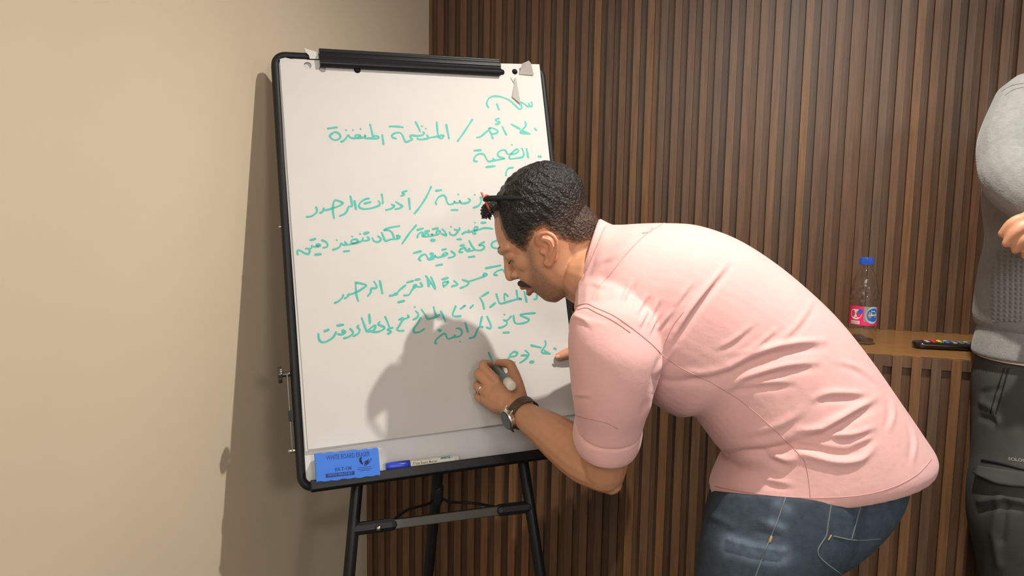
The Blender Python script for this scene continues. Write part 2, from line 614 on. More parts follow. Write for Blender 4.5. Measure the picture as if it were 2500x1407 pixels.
# fold-out arm with its knob on the left edge
MB().box((B(-7, 709, -4) + B(-6, 866, -4)) / 2, (B(-6, 866, -4) - B(-7, 709, -4)) / 2, EU * 0.0013, EN * 0.006).build('side_arm', M['grey_tube'], easel, bevel=0.0005)
k = MB().add(*tube([B(-3, 709, -4), B(-19, 709, -4)], 0.0055, sub=1)).build('knob', M['grey_tube'], easel, smooth=True)
kb = MB()
rr = []
for uu, rs in ((-17, 0.4), (-17, 0.95), (-18, 1.0), (-25, 1.0), (-26, 0.9), (-26, 0.3)):
    rr.append([B(uu, 709, -4) + (EV * math.cos(t) + EN * math.sin(t)) * 0.0165 * rs * (1 + 0.06 * math.cos(8 * t)) for t in np.linspace(0, 2 * math.pi, 48, endpoint=False)])
kb.add(*loft(rr)).build('knob_head', M['grey_tube'], k, smooth=True)
MB().box(B(-4, 795, -4), EU * 0.005, EV * 0.011, EN * 0.009).build('arm_clip', M['black_plastic'], easel, bevel=0.001)
v, f = tube([B(-1, 866, -4), B(-10, 866, -4)], 0.0045, sub=1, m=10)
MB().add(v, f).build('rivet', M['steel'], easel, smooth=True)
v, f = tube([B(-0.5, 395, -4), B(-3, 395, -4)], 0.003, sub=1, m=10)
MB().add(v, f).build('rivet', M['steel'], easel, smooth=True)

# ------------------------------------------------------------------ paper pad with the handwriting
pad = empty('paper_pad', B(325, 430, 6))
tag(pad, 'white flip chart paper covered in green Arabic handwriting, clamped to the easel', 'paper pad')


def lift(u, v):
    s = max(0.0, v / 862.0)
    return 8.2 + s ** 5 * (1.5 + 13.0 * (max(u, 0) / 640.0) ** 1.5) + 0.8 * math.sin(u / 90.0 + v / 210.0) * min(1, v / 200.0)


def sheet(outline, holes, wf, step=26.0):
    pts = [Vector(p) for p in outline]
    nb = len(pts)
    edges = [(i, (i + 1) % nb) for i in range(nb)]
    for hx, hy, hr in holes:
        k0 = len(pts)
        for i in range(20):
            a = 2 * math.pi * i / 20
            pts.append(Vector((hx + hr * math.cos(a), hy + hr * math.sin(a))))
        edges += [(k0 + i, k0 + (i + 1) % 20) for i in range(20)]
    po = np.array([tuple(p) for p in outline])
    x0, y0 = po.min(0)
    x1, y1 = po.max(0)
    y = y0 + step / 2
    while y < y1:
        x = x0 + step / 2
        while x < x1:
            q = np.array([[x, y]])
            if signed_poly(q, outline)[0] > 6 and all(math.hypot(x - h_[0], y - h_[1]) > h_[2] + 5 for h_ in holes):
                pts.append(Vector((x, y)))
            x += step
        y += step
    vo, _, fo, *_r2 = delaunay_2d_cdt(pts, edges, [], 0, 1e-4)
    vv = np.array([tuple(p) for p in vo])
    faces = []
    for q in fo:
        c = vv[list(q)].mean(0)
        if in_poly(c[None], outline)[0] and all(math.hypot(c[0] - h_[0], c[1] - h_[1]) > h_[2] * 0.97 for h_ in holes):
            faces.append(q)
    return MB().add([B(a, b, wf(a, b)) for a, b in vv], faces)


under = [(14, 20), (60, 15), (110, 19), (632, 3), (634, 861), (19, 870)]
sheet(under, [(185.3, 38.3, 8), (533.5, 26.6, 8), (567, 23.9, 8)], lambda u, v: 2.5 + 0.5 * lift(u, v) * min(1, v / 400)).build('under_sheet', M['paper'], pad, smooth=True)
top = [(18.4, 21), (30, 17), (44, 20), (58, 22), (76, 20), (101.7, 19), (300, 12), (528.7, 4.7), (580, 3), (634.3, 1.4), (633, 430), (631.5, 859.6), (330, 864), (24.6, 866.7), (21, 440)]
sh = sheet(top, [(76.8, 33, 8.2), (108.3, 40.1, 7.5), (185.3, 38.3, 7.6), (532.8, 26.6, 7.6), (567, 23.9, 7.2)], lift).build('top_sheet', M['paper'], pad, smooth=True)
# strokes in board millimetres
INK = [
[(490.3,117.4),(486.8,111.9),(487.6,103.9),(494.3,94),(506.1,89),(519.2,89.1),(533.5,92.6),(547.6,99.4),(556.6,108.1),(565.5,117.6),(570.2,119.9),(574.9,115.7),(574.1,107.5),(574.2,101.8),(583.4,106.4),(591.1,112.7),(595.7,108.5),(594.5,104.4)],
[(594,108.5),(599.5,112.4),(603.3,108.2),(601.6,100.9)],
[(512.2,108.7),(515.7,122.3)],
[(513.3,144.9),(505,147.5),(506.2,151.5),(514.1,152.9),(512,157.7),(503.7,159.5)],
[(520.1,165.6),(527.8,185.4)],
[(543.8,158.6),(564.7,170.3)],
[(580,152.1),(580.7,161),(575,167.6),(565.8,175.9),(566.9,180.7),(588.4,182)],
[(569.3,174.2),(587.5,182)],
[(602.5,167.9),(604.8,170.3),(607,172.7)],
[(484.8,171.1),(491.5,168.6),(502.4,172.3),(507.5,177.8),(501.3,182.7),(490,182.9),(486.7,175.8),(488.2,169.4)],
[(488.8,179),(492.8,194.8)],
[(453.9,193),(462,191.3),(474.1,182.4),(481,176.7),(484.3,175.9)],
[(444.4,225.4),(460.3,224)],
[(448.1,251.9),(441.1,250.4),(442.7,242.6),(451.4,234.7),(462.6,233.1),(468.5,237.7),(472.3,247.1),(476.6,251.8),(487.9,250.2),(504.3,246.9),(517.5,244.5),(505,240.6),(500.8,234.3),(506.5,226.3),(518.1,223.1),(522.7,226.2),(525.3,232.5),(531.6,234.1)],
[(531.6,234.1),(544.9,232.4),(554.6,225.9),(551,221.1),(542.3,226),(535,232.4)],
[(539.1,210.1)],
[(563.6,218.6),(567.4,229),(563.7,240.2),(546.9,243.5),(530.4,245.2),(530.3,238.8)],
[(575.8,220.1),(577.6,241.7)],
[(605.4,239.1),(610.1,239.1)],
[(469.6,265.6),(490.6,263.1)],
[(536.3,266.6),(524.6,269),(518.1,276.9),(516.3,286.3)],
[(489.6,249.4),(489.2,246.2)],
[(110.9,178.4),(130.1,175.3)],
[(118.5,191.2),(124.8,186.2),(132.5,188.2),(136.6,196.5),(131.5,202.9),(123.5,204.4),(115.9,200.4),(114.3,194.8),(117.9,189.9)],
[(149.6,181.1)],
[(165.2,180.8)],
[(182.3,177.8)],
[(137.1,208.4),(146,203.4),(154.1,192.7),(158.3,198.3),(168.9,199.5),(181.4,194.4),(174.9,191.7),(169.3,193.9),(171.7,198.8),(186.5,197.8),(191.4,195.6),(191.1,191.4),(191.8,199.2),(201.3,199),(216.2,199.5),(222,195.8),(216.7,193.1),(208.5,193.9)],
[(204.4,166.9),(206.7,181.1),(209,196.8)],
[(229.9,191.4),(231,212.1)],
[(248.1,170.3),(264.1,169.9),(278.6,171.5)],
[(260.4,198.8),(252.3,195.3),(254.2,188.8),(267.1,184.3),(275.1,188.5),(279.7,201.4),(283.4,206.4),(296.5,201.1),(297.5,197.5),(294.2,195.4),(296,190.3),(310.1,191.5),(321.6,189.8),(327.7,184.6),(325.1,181.8)],
[(309.4,158),(314.7,170.3),(318.1,180.4)],
[(323.5,167.9)],
[(332.3,173.6)],
[(310.3,197.3),(312.2,199.7),(325,199.2),(335.3,196.2),(333.7,189.6)],
[(335.3,196.2),(355.8,192.2),(372.7,189),(368.4,196.4),(361.4,194.3),(360.1,192.8)],
[(359.6,157.6),(359.3,176.7),(360.2,191.4)],
[(381.7,163),(385.2,196.1)],
[(446.6,148.8),(426,176.9),(405.8,202.4)],
[(53.2,377.3),(63.1,376),(72.3,369.8),(75.5,362.9),(73.7,356.4)],
[(81.2,368.8),(86.9,366.6),(89.6,359)],
[(83.4,368.8),(89.3,363.7),(99.4,362.1),(109.6,358.8),(122.3,354.3),(129.9,349.7),(129.6,346.1),(115.3,341.2),(110.9,349.4),(108.9,361.1),(109.2,372.9),(110.4,381.1)],
[(123,376.7),(134.6,371),(141,361.7),(143.7,355.8),(150.5,355.3),(150.6,346.4),(148.7,332.8)],
[(157.1,343.6),(158.6,362)],
[(188.5,338),(177.9,340.9),(168.1,349.1),(166.3,357.4),(175.2,361.7),(190.3,360.8),(206.9,355.7),(212.5,350.9),(210.1,344.3)],
[(178.4,349.5),(191.3,346.4)],
[(217.8,328.7),(219.2,340.2),(218.5,349.2)],
[(224.9,365),(234.4,362.7),(244.3,356.9),(238.8,352.5)],
[(246.2,363.5),(255.8,361.3),(262.2,356.5),(255.4,351.6),(248.7,346.6)],
[(275.3,321.4),(264.8,325),(268.6,329.9),(261.8,332.9)],
[(278.6,339.1),(278.9,363.5)],
[(332.5,312),(319.4,335.4),(302.8,358.4),(288.8,374)],
[(29.3,458.9),(28.7,452.4),(31.3,449.1),(38.1,452.8),(45.4,457.6),(52,457.8),(54.3,451.4),(52.7,447.3),(47,446.6)],
[(52.7,447.3),(57.5,446.5),(59.7,441.1)],
[(59.7,442.6),(67.2,443.3),(76.9,441.7),(73.3,438),(68.9,439.9),(72,443)],
[(57.7,428.4),(67.4,426.2)],
[(65.2,460.6),(76.7,459.8)],
[(81.1,429.7),(88.1,432.5),(92.5,438.7),(90.2,444.6),(83.4,445.9)],
[(103.3,451),(112.2,448.5),(118.9,443.6),(120.8,437.6),(125.5,440.8),(132.4,440),(129.8,434.8)],
[(132.3,441),(146.2,439.5),(157.5,434.7),(153.9,429.5),(144.9,431.2),(143.5,436.3),(150.3,438.6),(165.5,433.9),(169,427.9)],
[(168.6,433),(176.6,433.3),(182.8,430.4),(179.2,425.1)],
[(112.5,430.2)],
[(145.9,423.3)],
[(163.7,417.9)],
[(173.3,417.2),(180.9,415.3)],
[(126.4,455.6),(136.8,454.9)],
[(190,428.5),(192.5,434.8),(200.4,437.1),(207.8,433.2),(207.2,428),(202.4,424.3)],
[(211.1,416.7),(215.3,428.3),(218.3,435.1),(231.4,431.9),(246.8,431.3),(250.3,426.2),(244.3,423.9),(244.9,429.2)],
[(237.5,431.6),(235.4,419.5),(228.9,412),(217.2,410.6),(229.4,405.7),(251.3,402.3)],
[(289.9,401.5),(273.8,418.5),(255.2,442.1)],
[(342.8,321.8),(355.3,320.3)],
[(340.9,353.1),(339.6,349),(347.2,337.5),(357.5,332.7),(363.8,336.1),(366.1,347.7),(370.4,354.4),(380.5,352.9),(384.3,347.9),(387.3,351.3),(397.5,349.8),(396.3,344.8),(400.6,352.3),(415.9,350.9),(422.4,345.1),(418.5,341.7)],
[(375.8,367.7),(389.1,367.9)],
[(394.6,331)],
[(434.2,332.4)],
[(428.2,363.6),(440.6,358.8),(448.4,348.8),(447.7,338.8),(456,341.4)],
[(291.9,412.3),(304.2,409.4)],
[(290.5,429.1),(291.7,424.3),(299.4,418.1),(304.1,419.9),(301.9,426.3),(311.4,428.1),(316.7,423.5),(310.4,420.9),(305.1,426.3)],
[(310,416.8),(317.4,415.4)],
[(311.4,428.1),(324.5,426.9),(323.3,422),(326.2,425.4),(337.7,424.1),(344.8,417.8),(338.5,415.2),(334.8,420.7)],
[(327.5,411.6),(339,409.5)],
[(346.8,422.7),(357.1,427.1),(354.6,418),(349.4,412.2)],
[(321.9,437.4),(328.4,436.8)],
[(370.5,407)],
[(366,420),(367.2,424.9),(376.9,426.9),(386.1,417.3),(378.1,413.8)],
[(386.2,415.6),(390.5,414.9),(390,410.8)],
[(382.6,436.8),(390.9,437.1)],
[(395.3,424.9),(404.2,420.3),(412.4,421.3),(411.2,416.3)],
[(412.4,421.3),(429.8,416),(433.8,410.3),(427,410.1),(426.2,418.4),(448.8,412.4),(469.2,414.6)],
[(422.3,424.1),(426.5,424.2)],
[(445,399.8),(452.7,399.5)],
[(428.1,398.9)],
[(279.4,464.8),(295.7,461.4)],
[(293,482.9),(289.4,478.7),(296.4,471),(304.6,468.9),(308.9,474.7),(311.6,481.2),(323.1,478.5),(320.3,473.6),(315.1,478.2)],
[(311.6,480.4),(324.8,476.9),(326.9,472.2),(331.3,477.2),(346.2,474.6),(356.4,470.1),(351.8,466.7),(344.8,471.3)],
[(317.5,468.6),(322.3,468.8)],
[(345.1,460),(353.4,458.7)],
[(358,479.1),(370.6,476.3),(372.8,470.7),(365.2,464)],
[(328,495.5),(341.2,493.7)],
[(391.3,467.4),(383.9,466.3),(388.7,459.9),(397.3,457),(400.4,458.7)],
[(388.6,451.8),(397,451.2)],
[(398.6,460.3),(404.8,465.4),(420.1,462.7),(415.9,454.3),(410.4,441.8)],
[(404.8,465.4),(408.6,460.6)],
[(421.8,462.8),(433.4,464.8),(444,460.3),(443,453.6),(432.1,452.4),(445.5,445.5)],
[(405.9,479.4),(418.6,478.2)],
[(476.5,443.1),(467.6,446.2),(462.7,452.7),(466.3,459.4),(476.4,461.4)],
[(443.5,507.1),(479,502.1)],
[(468.9,524.7),(461.5,522.7),(469,515.7),(483.1,512.2),(489.2,519.9),(493.3,521.8),(496.6,507),(496.1,495.4)],
[(98.9,567),(108.2,562.9),(116.3,555.5),(117.4,550.9)],
[(120.7,558.2),(127.1,554.6),(129.8,549.2)],
[(127.3,551.5),(144.5,546.9),(162.3,537.6),(168.2,531.5),(149.2,525.8),(146,527.2),(145.6,543),(146.2,555.7),(148.6,565.3)],
[(170.3,555.5),(177.1,547.9),(178.5,540.1),(190.3,539.1),(189.3,531.1),(185.9,525.3)],
[(198.5,524.3),(201.9,551.7)],
[(217.2,558.2),(230.2,555.7),(242.3,545.1),(254.2,536.9)],
[(228.6,555.6),(233.5,554.3)],
[(249.1,559.2),(260.5,558.2),(267.8,548.1),(278.4,538.9),(273.7,537.1),(271.6,541.8)],
[(278.2,541.4),(291.3,541.3),(288.7,533)],
[(258.8,530.6),(272,528)],
[(277.9,525.9),(287,524.7)],
[(235.1,573.7),(248.1,571.2)],
[(301.5,518.1),(311,531.7),(320.3,548.5)],
[(313.6,521.9),(318.2,534.5),(320.4,546.9)],
[(304.5,521.5),(306,542)],
[(306,542),(311.8,532.5)],
[(340.6,544.7),(347.8,539.3),(351.7,533.7),(339.8,535.6),(340,542.2)],
[(338.8,528.1),(351.7,525)],
[(359.1,544.8),(372.9,541.4),(365.3,532.8)],
[(378.9,550),(394.8,544.2),(398.9,537),(385.8,531.3)],
[(399,536.1),(429,528.4),(444.4,522.4),(438.7,518.8),(435.6,523.7)],
[(74.6,625.7),(81.1,623.6)],
[(60.5,630.7),(61.7,642.9),(68.1,648.9),(80.1,646.3),(91.4,639.1),(97,629.3)],
[(100.7,633.7),(108.5,635.3),(116.8,630.8),(112.1,626.4),(109.9,629.3),(113.7,632.6)],
[(100.9,615.9),(112.9,614.7)],
[(112.9,643.8),(123,641.5),(132.6,634),(127.3,624.4)],
[(133.1,640.7),(143.5,635.8),(147.2,627.9),(142.5,622.4),(145.3,619)],
[(153.5,603.6),(157.9,619.4),(162,633.1)],
[(162,633.1),(174.3,633),(181,625.2),(179.3,620.9),(166.4,629.3)],
[(169.8,596.9),(170,615.1)],
[(169.2,632.6),(182.3,635.6),(194.9,632.4),(200.5,626.6),(187.6,619.4),(191.1,614.5)],
[(203.8,603.8),(207.7,614.5),(211.7,629.4)],
[(218,628.8),(206.3,632.2),(214.2,636.9),(206.6,641.6)],
[(233.5,612.1),(241.6,608.5),(244.4,612.9),(238.1,613.5)],
[(243.5,611.8),(255.4,608.3),(253.6,604)],
[(241.2,613.7),(232.9,625.7),(227.6,632.7),(232,636.6),(241.4,636.8)],
[(265.5,614.3),(274.5,609.6),(277.2,602.4),(272.4,596.2)],
[(270.6,586.5)],
[(281.8,611.2),(272,625.3),(263.7,635.3),(265.2,642.8),(275.9,642.5),(287.1,637)],
[(285.5,593.3),(293,606.6),(297.6,615.4),(313,612.2)],
[(313.1,589.6),(314.9,600.8),(316.8,610.5)],
[(308.1,614.1),(316.7,611.9),(324.8,607.6)],
[(328.9,600.3),(336.7,622.9)],
[(363.8,590.7),(356.9,603.5),(354.9,610.3),(360.3,613.4),(373.1,613.6)],
[(374.7,596.9),(380.7,593.8),(386.9,590),(382.4,591.1)],
[(397.8,596.3),(404.1,591.1)],
[(422.5,574.6),(427.8,586.9),(429.4,601.1)],
[(427.9,571.3),(443.5,563.4)],
[(444.4,597.8),(457.1,589.4)],
[(462.2,568.3),(465.3,582),(470.3,590.9),(491.6,587.2),(511.6,583.3),(522.2,584),(515,580.7)],
[(512.3,563.2),(513.1,583.4)],
[(480.7,583.7),(482.3,568.7),(489.9,574.9)],
[(531.7,567.2),(534.4,590.5)],
[(553.4,585.8),(560.4,584.8),(561.4,576.1)],
[(580.6,584.5),(580.4,585.9)],
[(319.5,642.3),(323.7,642.8)],
[(311.4,671),(308.8,668.8),(313.7,661),(327.1,651.7),(334.1,651.6),(338,662.1),(348.7,660.9),(356.3,656)],
[(348.8,660.2),(366,658.8),(372.5,650.3),(367.6,641.6),(360.5,641.1)],
[(365.5,671.1)],
[(382.3,630.2),(386,650.6)],
[(388.2,665.3),(400,662),(408.7,647.4),(415.2,640.9),(422.3,642.1)],
[(422.4,618.9),(415.2,640.9)],
[(434.9,619.1),(441.6,639.9),(439.4,646.8),(430.9,643.4)],
[(473.7,629.5),(480.9,631.4),(492.4,622.2)],
[(479.5,631.3),(480,639.8),(467.5,646),(460.1,646.2)],
[(469.9,658.4),(482.5,658.7)],
[(476.5,616.9)],
[(498.5,621.2),(501.2,638.4),(517.6,640.3),(533.2,636.4),(533.8,630.7),(515.2,620.1),(552,618.2)],
[(429.5,701.2),(435.1,717.6),(438.9,730.4)],
[(469.7,723.4),(478.1,714.3),(480.2,708.9)],
[(478.1,714.3),(491.5,714),(498.2,707.6),(489.6,704),(480,710.3)],
[(489.4,727.2)],
[(501.7,730.3),(516,723.1),(525.5,712.6),(518.2,703.6)],
[(507.3,713.9),(514,713.8),(521.4,715.1)],
[(527.2,731.1),(534.1,730.6)],
[(533.8,692.8),(556.6,699.6)],
[(569.8,685.6),(569.5,694.9),(558.9,706.9),(561.3,712.8),(577.9,715.6)],
[(565,707.4),(576.3,715.5)],
[(590.8,704.5),(593,705.7)],
]

ROW_STARTS = ((0, 0), (3, 1), (12, 2), (22, 1), (40, 3), (53, 4), (71, 3), (77, 4), (93, 5), (107, 6), (130, 7), (164, 8), (177, 9))
LINES = {}
for si, st in enumerate(INK):
    dz = 0.35 + 0.0006 * si
    st = np.array(st, float)
    mb = LINES.setdefault([r_ for i_, r_ in ROW_STARTS if i_ <= si][-1], MB())
    if len(st) == 1:
        st = np.array([st[0] - (0.7, 0.3), st[0] + (0.7, 0.3)])
        hw = 1.7
    else:
        hw = 2.15 if len(st) > 2 else 2.4
    if len(st) == 2 and np.linalg.norm(st[1] - st[0]) < 8:
        hw = 3.2 if hw > 2 else hw
    L = np.linalg.norm(np.diff(st, axis=0), axis=1).sum()
    sub = max(2, int(L / (len(st) - 1) / 1.8))
    c = catmull(st, sub)
    T = np.gradient(c, axis=0)
    T /= np.linalg.norm(T, axis=1)[:, None] + 1e-9
    Nn = np.column_stack([-T[:, 1], T[:, 0]])
    pl = [c[0] + hw * (-T[0] * math.cos(a) + Nn[0] * math.sin(a)) for a in np.linspace(-1.3, 1.3, 5)]
    pr = [c[-1] + hw * (T[-1] * math.cos(a) - Nn[-1] * math.sin(a)) for a in np.linspace(-1.3, 1.3, 5)]
    wv = hw * (1 + 0.16 * np.sin(np.arange(len(c)) * 0.35 + si))
    va, fa = [], []
    for i in range(len(c)):
        for s_ in (1, -1):
            q_ = c[i] + s_ * Nn[i] * wv[i]
            va.append(B(q_[0], q_[1], lift(*q_) + dz))
        if i:
            k = 2 * i
            fa.append((k - 2, k - 1, k + 1, k))
    for cap_, e0 in ((pl, c[0]), (pr, c[-1])):
        k = len(va)
        va.append(B(e0[0], e0[1], lift(*e0) + dz))
        va += [B(q_[0], q_[1], lift(*q_) + dz) for q_ in cap_]
        fa += [(k, k + 1 + i, k + 2 + i) for i in range(len(cap_) - 1)]
    mb.add(va, fa)
for k_ in sorted(LINES):
    LINES[k_].build('handwriting', M['ink'], sh)['label'] = 'line of green marker handwriting in Arabic'
# torn scraps left round the clamp, and a flap's shadow made as a strip
def scrap_shade(name, pts, m='scrap_shade'):
    c = np.mean([p for p in pts], 0)
    MB().prism([B(*p) for p in pts], EN * 0, EN * 0.0004).build(name, M[m], pad)
scrap_shade('scrap_and_shade', [(72, -8, 9), (80, -4, 10), (101, 2, 11), (102, 18, 11), (82, 18, 10), (81, 10, 10), (75, 3, 9)], 'paper')
scrap_shade('scrap_and_shade', [(577, 31, 9.5), (581, 19, 14), (583, 8, 20), (600, 1, 24), (606, 6, 22), (615, 32, 11)])  # folded flap, its shaded side painted grey
scrap_shade('scrap_and_shade', [(553, 38, 9.2), (562, 56, 9.6), (552, 90, 11), (572, 108, 12), (568, 40, 9.2), (563, 42, 9.2), (562, 50, 9.2)])  # grey strip painting the flap's cast shadow on the sheet

# ------------------------------------------------------------------ text
def text_geo(s, size, squeeze=1.0, align='CENTER', weight=0.0):
    cu = bpy.data.curves.new('t', 'FONT')
    cu.body = s
    cu.size = size
    cu.align_x = align
    cu.align_y = 'CENTER'
    cu.offset = weight
    cu.resolution_u = 3
    o = bpy.data.objects.new('t', cu)
    COL.objects.link(o)
    dg = bpy.context.evaluated_depsgraph_get()
    me = bpy.data.meshes.new_from_object(o.evaluated_get(dg))
    v = coords(me).copy()
    v[:, 0] *= squeeze
    f = [tuple(p.vertices) for p in me.polygons]
    bpy.data.objects.remove(o, do_unlink=True)
    return v, f


# ------------------------------------------------------------------ whiteboard eraser on the tray
ER = empty('whiteboard_eraser', B(98, 926, 26))
tag(ER, 'blue rectangular whiteboard eraser with wavy edges standing on the easel tray', 'eraser')


def E(x, y, z):
    """eraser coordinates in mm: right, up, out of the board"""
    return B(98.5, 905, 21) + (EU * math.cos(0.028) + EV * 0.028) * x / 1000 - EV * y / 1000 + EN * (z + y * -0.05) / 1000


def wavy(hw, hh):
    pts = []
    for k in range(37):
        x = -hw + 4 + (2 * hw - 8) * k / 36
        pts.append((x, hh - 1.2 + 0.8 * math.sin(k * 0.9) + 0.4 * math.sin(k * 0.37)))
    for a in (60, 30, 0):
        pts.append((hw - 4 + 4 * math.cos(math.radians(a)), hh - 4 + 4 * math.sin(math.radians(a))))
    for a in (0, -30, -60):
        pts.append((hw - 4 + 4 * math.cos(math.radians(a)), -hh + 4 + 4 * math.sin(math.radians(a))))
    for k in range(37):
        x = hw - 4 - (2 * hw - 8) * k / 36
        pts.append((x, -hh + 1.2 + 0.8 * math.sin(k * 0.9 + 1) + 0.4 * math.sin(k * 0.4)))
    for a in (-120, -150, -180, 180, 150, 120):
        pts.append((-hw + 4 + 4 * math.cos(math.radians(a)), (-hh + 4 if a < 0 else hh - 4) + 4 * math.sin(math.radians(a))))
    return pts


ol = wavy(64, 29)
MB().prism([E(x, y, 0) for x, y in ol], EN * 0.008, EN * 0.020).build('foam_body', M['blue_plastic'], ER, bevel=0.001)
MB().prism([E(x, y, 0) for x, y in wavy(62, 27)], EN * -0.009, EN * 0.0075).build('felt_pad', M['felt'], ER, bevel=0.001)
pr = MB()


def put(s, x, y, size, sq, weight=0.0):
    v, f = text_geo(s, size, sq, weight=weight)
    pr.add([E(x + p[0], y + p[1], 20.15) for p in v], f)


put('WHITE BOARD ERASER', 2, 17.5, 13.5, 0.62, 0.06)
put('RX.T-138', -10, -7, 8.5, 1.0, 0.2)
pr.add([E(x, y, 20.15) for x, y in ((-45, -21), (12, -21), (12, -13.2), (-45, -13.2))], [(0, 1, 2, 3)])
def ink_line(pts, w_):
    c = catmull(np.array(pts, float), 3)
    T = np.gradient(c, axis=0)
    T /= np.linalg.norm(T, axis=1)[:, None] + 1e-9
    vv = []
    for i, (p_, t_) in enumerate(zip(c, T)):
        k_ = w_ * (0.4 + math.sin(math.pi * i / (len(c) - 1)))
        vv += [E(p_[0] - t_[1] * k_, p_[1] + t_[0] * k_, 20.15), E(p_[0] + t_[1] * k_, p_[1] - t_[0] * k_, 20.15)]
    pr.add(vv, [(2 * i, 2 * i + 1, 2 * i + 3, 2 * i + 2) for i in range(len(c) - 1)])


for k in range(4):
    ink_line([(30, -3 + k), (25 + k * 0.5, 3 + k * 1.5), (24 + k * 2, 12 + k * 0.6)], 0.9)
    ink_line([(33, -3 + k), (40 - k * 0.5, -2 + k * 2), (46 - k, 3 + k * 1.6)], 0.7)
ink_line([(31, 0), (36, 4), (40, 1), (36, -5), (31, -3)], 0.6)
ink_line([(45, 6), (48, 8), (46, 3)], 0.6)
for x0_, x1_, y_ in ((20, 46, -8.5), (18, 48, -12), (23, 43, -15)):
    pr.add([E(x, y, 20.15) for x, y in ((x0_, y_), (x1_, y_), (x1_, y_ + 1), (x0_, y_ + 1))], [(0, 1, 2, 3)])
pr.build('printed_lettering', M['navy'], ER)
pr = MB()
put('WITH MAGNET', -16.5, -17.1, 7.2, 0.98, 0.12)
for p in pr.v:
    p += EN * 0.0002
pr.build('reversed_lettering', M['blue_plastic'], ER)

# ------------------------------------------------------------------ blue marker lying on the tray
MK = empty('marker_pen', B(255, 924, 21))
tag(MK, 'white barrelled whiteboard marker with blue cap lying on the easel tray', 'marker')
ax = unit(EU + EV * 0.012)


def mk(s, r=None):
    return B(178, 922, 21) + ax * s / 1000


MB().add(*tube([mk(46), mk(152)], 0.0085, sub=1, m=24)).build('barrel', M['label_white'], MK, smooth=True)
MB().add(*loft([ring(mk(s), EN * r, np.cross(ax, EN) * r, 24, 2) for s, r in ((0, 0.006), (1, 0.0082), (8, 0.0088), (9, 0.0094), (50, 0.0096), (51, 0.0090))])).build('cap', M['cap_blue'], MK, smooth=True)
MB().add(*loft([ring(mk(s), EN * r, np.cross(ax, EN) * r, 24, 2) for s, r in ((146, 0.0087), (150, 0.0087), (153, 0.0082), (154, 0.005))])).build('end_plug', M['felt'], MK, smooth=True)
upm = unit(-EV - ax * (-EV @ ax))


def wrap_text(s, size, s0, ang, material, name, parent, weight=0.0, sq=1.0, R=0.00865):
    v, f = text_geo(s, size, sq, 'LEFT', weight)
    pts = []
    for p in v:
        a = ang + p[1] / 1000 / R
        pts.append(mk(s0 + p[0]) + (EN * math.cos(a) + upm * math.sin(a)) * R)
    MB().add(pts, f).build(name, material, parent)


wrap_text('White Board Marker', 7.0, 54, 0.15, M['dark_print'], 'lettering', MK, 0.08, 0.92)
small = MB()
for k in range(16):
    s0_, s1_ = 60 + k * 2.3, 60 + k * 2.3 + (1.7 if k % 4 else 0.8)
    small.add([mk(s_) + (EN * math.cos(a_) + upm * math.sin(a_)) * 0.00865 for s_, a_ in ((s0_, 0.80), (s1_, 0.80), (s1_, 0.92), (s0_, 0.92))], [(0, 1, 2, 3)])
small.build('small_print', M['print_grey'], MK)
pts = []
for a_ in np.linspace(0.35, 1.05, 6):
    for s_ in (116, 144):
        pts.append(mk(s_) + (EN * math.cos(a_) + upm * math.sin(a_)) * 0.0086)
MB().add(pts, [(2 * i, 2 * i + 1, 2 * i + 3, 2 * i + 2) for i in range(5)]).build('label_patch', M['label_sky'], MK, smooth=True)
wrap_text('WRITE', 6.4, 117, 0.72, M['navy'], 'lettering', MK, 0.25, 1.05, 0.00875)

# ------------------------------------------------------------------ water bottle on the ledge
BX, BY = 0.279, 2.068
bottle = empty('water_bottle', (BX, BY, ZL))
tag(bottle, 'clear plastic water bottle with blue cap and pink label on the wooden ledge', 'bottle')
bc = np.array([BX, BY, ZL + 0.0005])
LEFTW = math.radians(250)


def lathe(profile, m=48, wob=None):
    rr = []
    for r, z in profile:
        t = np.linspace(0, 2 * math.pi, m, endpoint=False)
        k = r * (1 + (wob(t, z) if wob else 0))
        rr.append(np.column_stack([bc[0] + np.cos(t) * k, bc[1] + np.sin(t) * k, np.full(m, bc[2] + z)]))
    return rr


outer = [(0.012, 0.004), (0.024, 0.001), (0.030, 0.003), (0.0325, 0.010), (0.0325, 0.018), (0.0312, 0.022), (0.0325, 0.026), (0.0325, 0.036), (0.0310, 0.040),
         (0.0322, 0.044), (0.0328, 0.050), (0.0328, 0.098), (0.0320, 0.101), (0.0335, 0.106), (0.0318, 0.112), (0.0333, 0.118), (0.0314, 0.124), (0.0325, 0.130),
         (0.0306, 0.137), (0.0312, 0.144), (0.0288, 0.153), (0.0270, 0.163), (0.0240, 0.174), (0.0200, 0.184), (0.0160, 0.190), (0.0137, 0.194), (0.0134, 0.199),
         (0.0150, 0.200), (0.0150, 0.202), (0.0130, 0.203), (0.0130, 0.214)]
dent = lambda t, z: (0.045 * np.sin(7 * t + z * 260) * max(0, math.sin((z - 0.10) / 0.075 * math.pi)) if 0.10 < z < 0.175 else 0 * t)
inner = [(max(r - 0.0005, 0.004), z + (0.0005 if z < 0.02 else 0)) for r, z in reversed(outer)]
MB().add(*loft(lathe(outer + inner, 60, dent), cap=False)).build('bottle_body', M['pet'], bottle, smooth=True)
ribs = lambda t, z: 0.018 * np.sign(np.sin(40 * t)) if 0.204 < z < 0.2185 else 0 * t
MB().add(*loft(lathe([(0.0120, 0.2035), (0.0166, 0.2035), (0.0168, 0.2055), (0.0160, 0.206), (0.0163, 0.207), (0.0163, 0.218), (0.0158, 0.2205), (0.011, 0.221)], 120, ribs))).build('cap', M['cap_sky'], bottle)


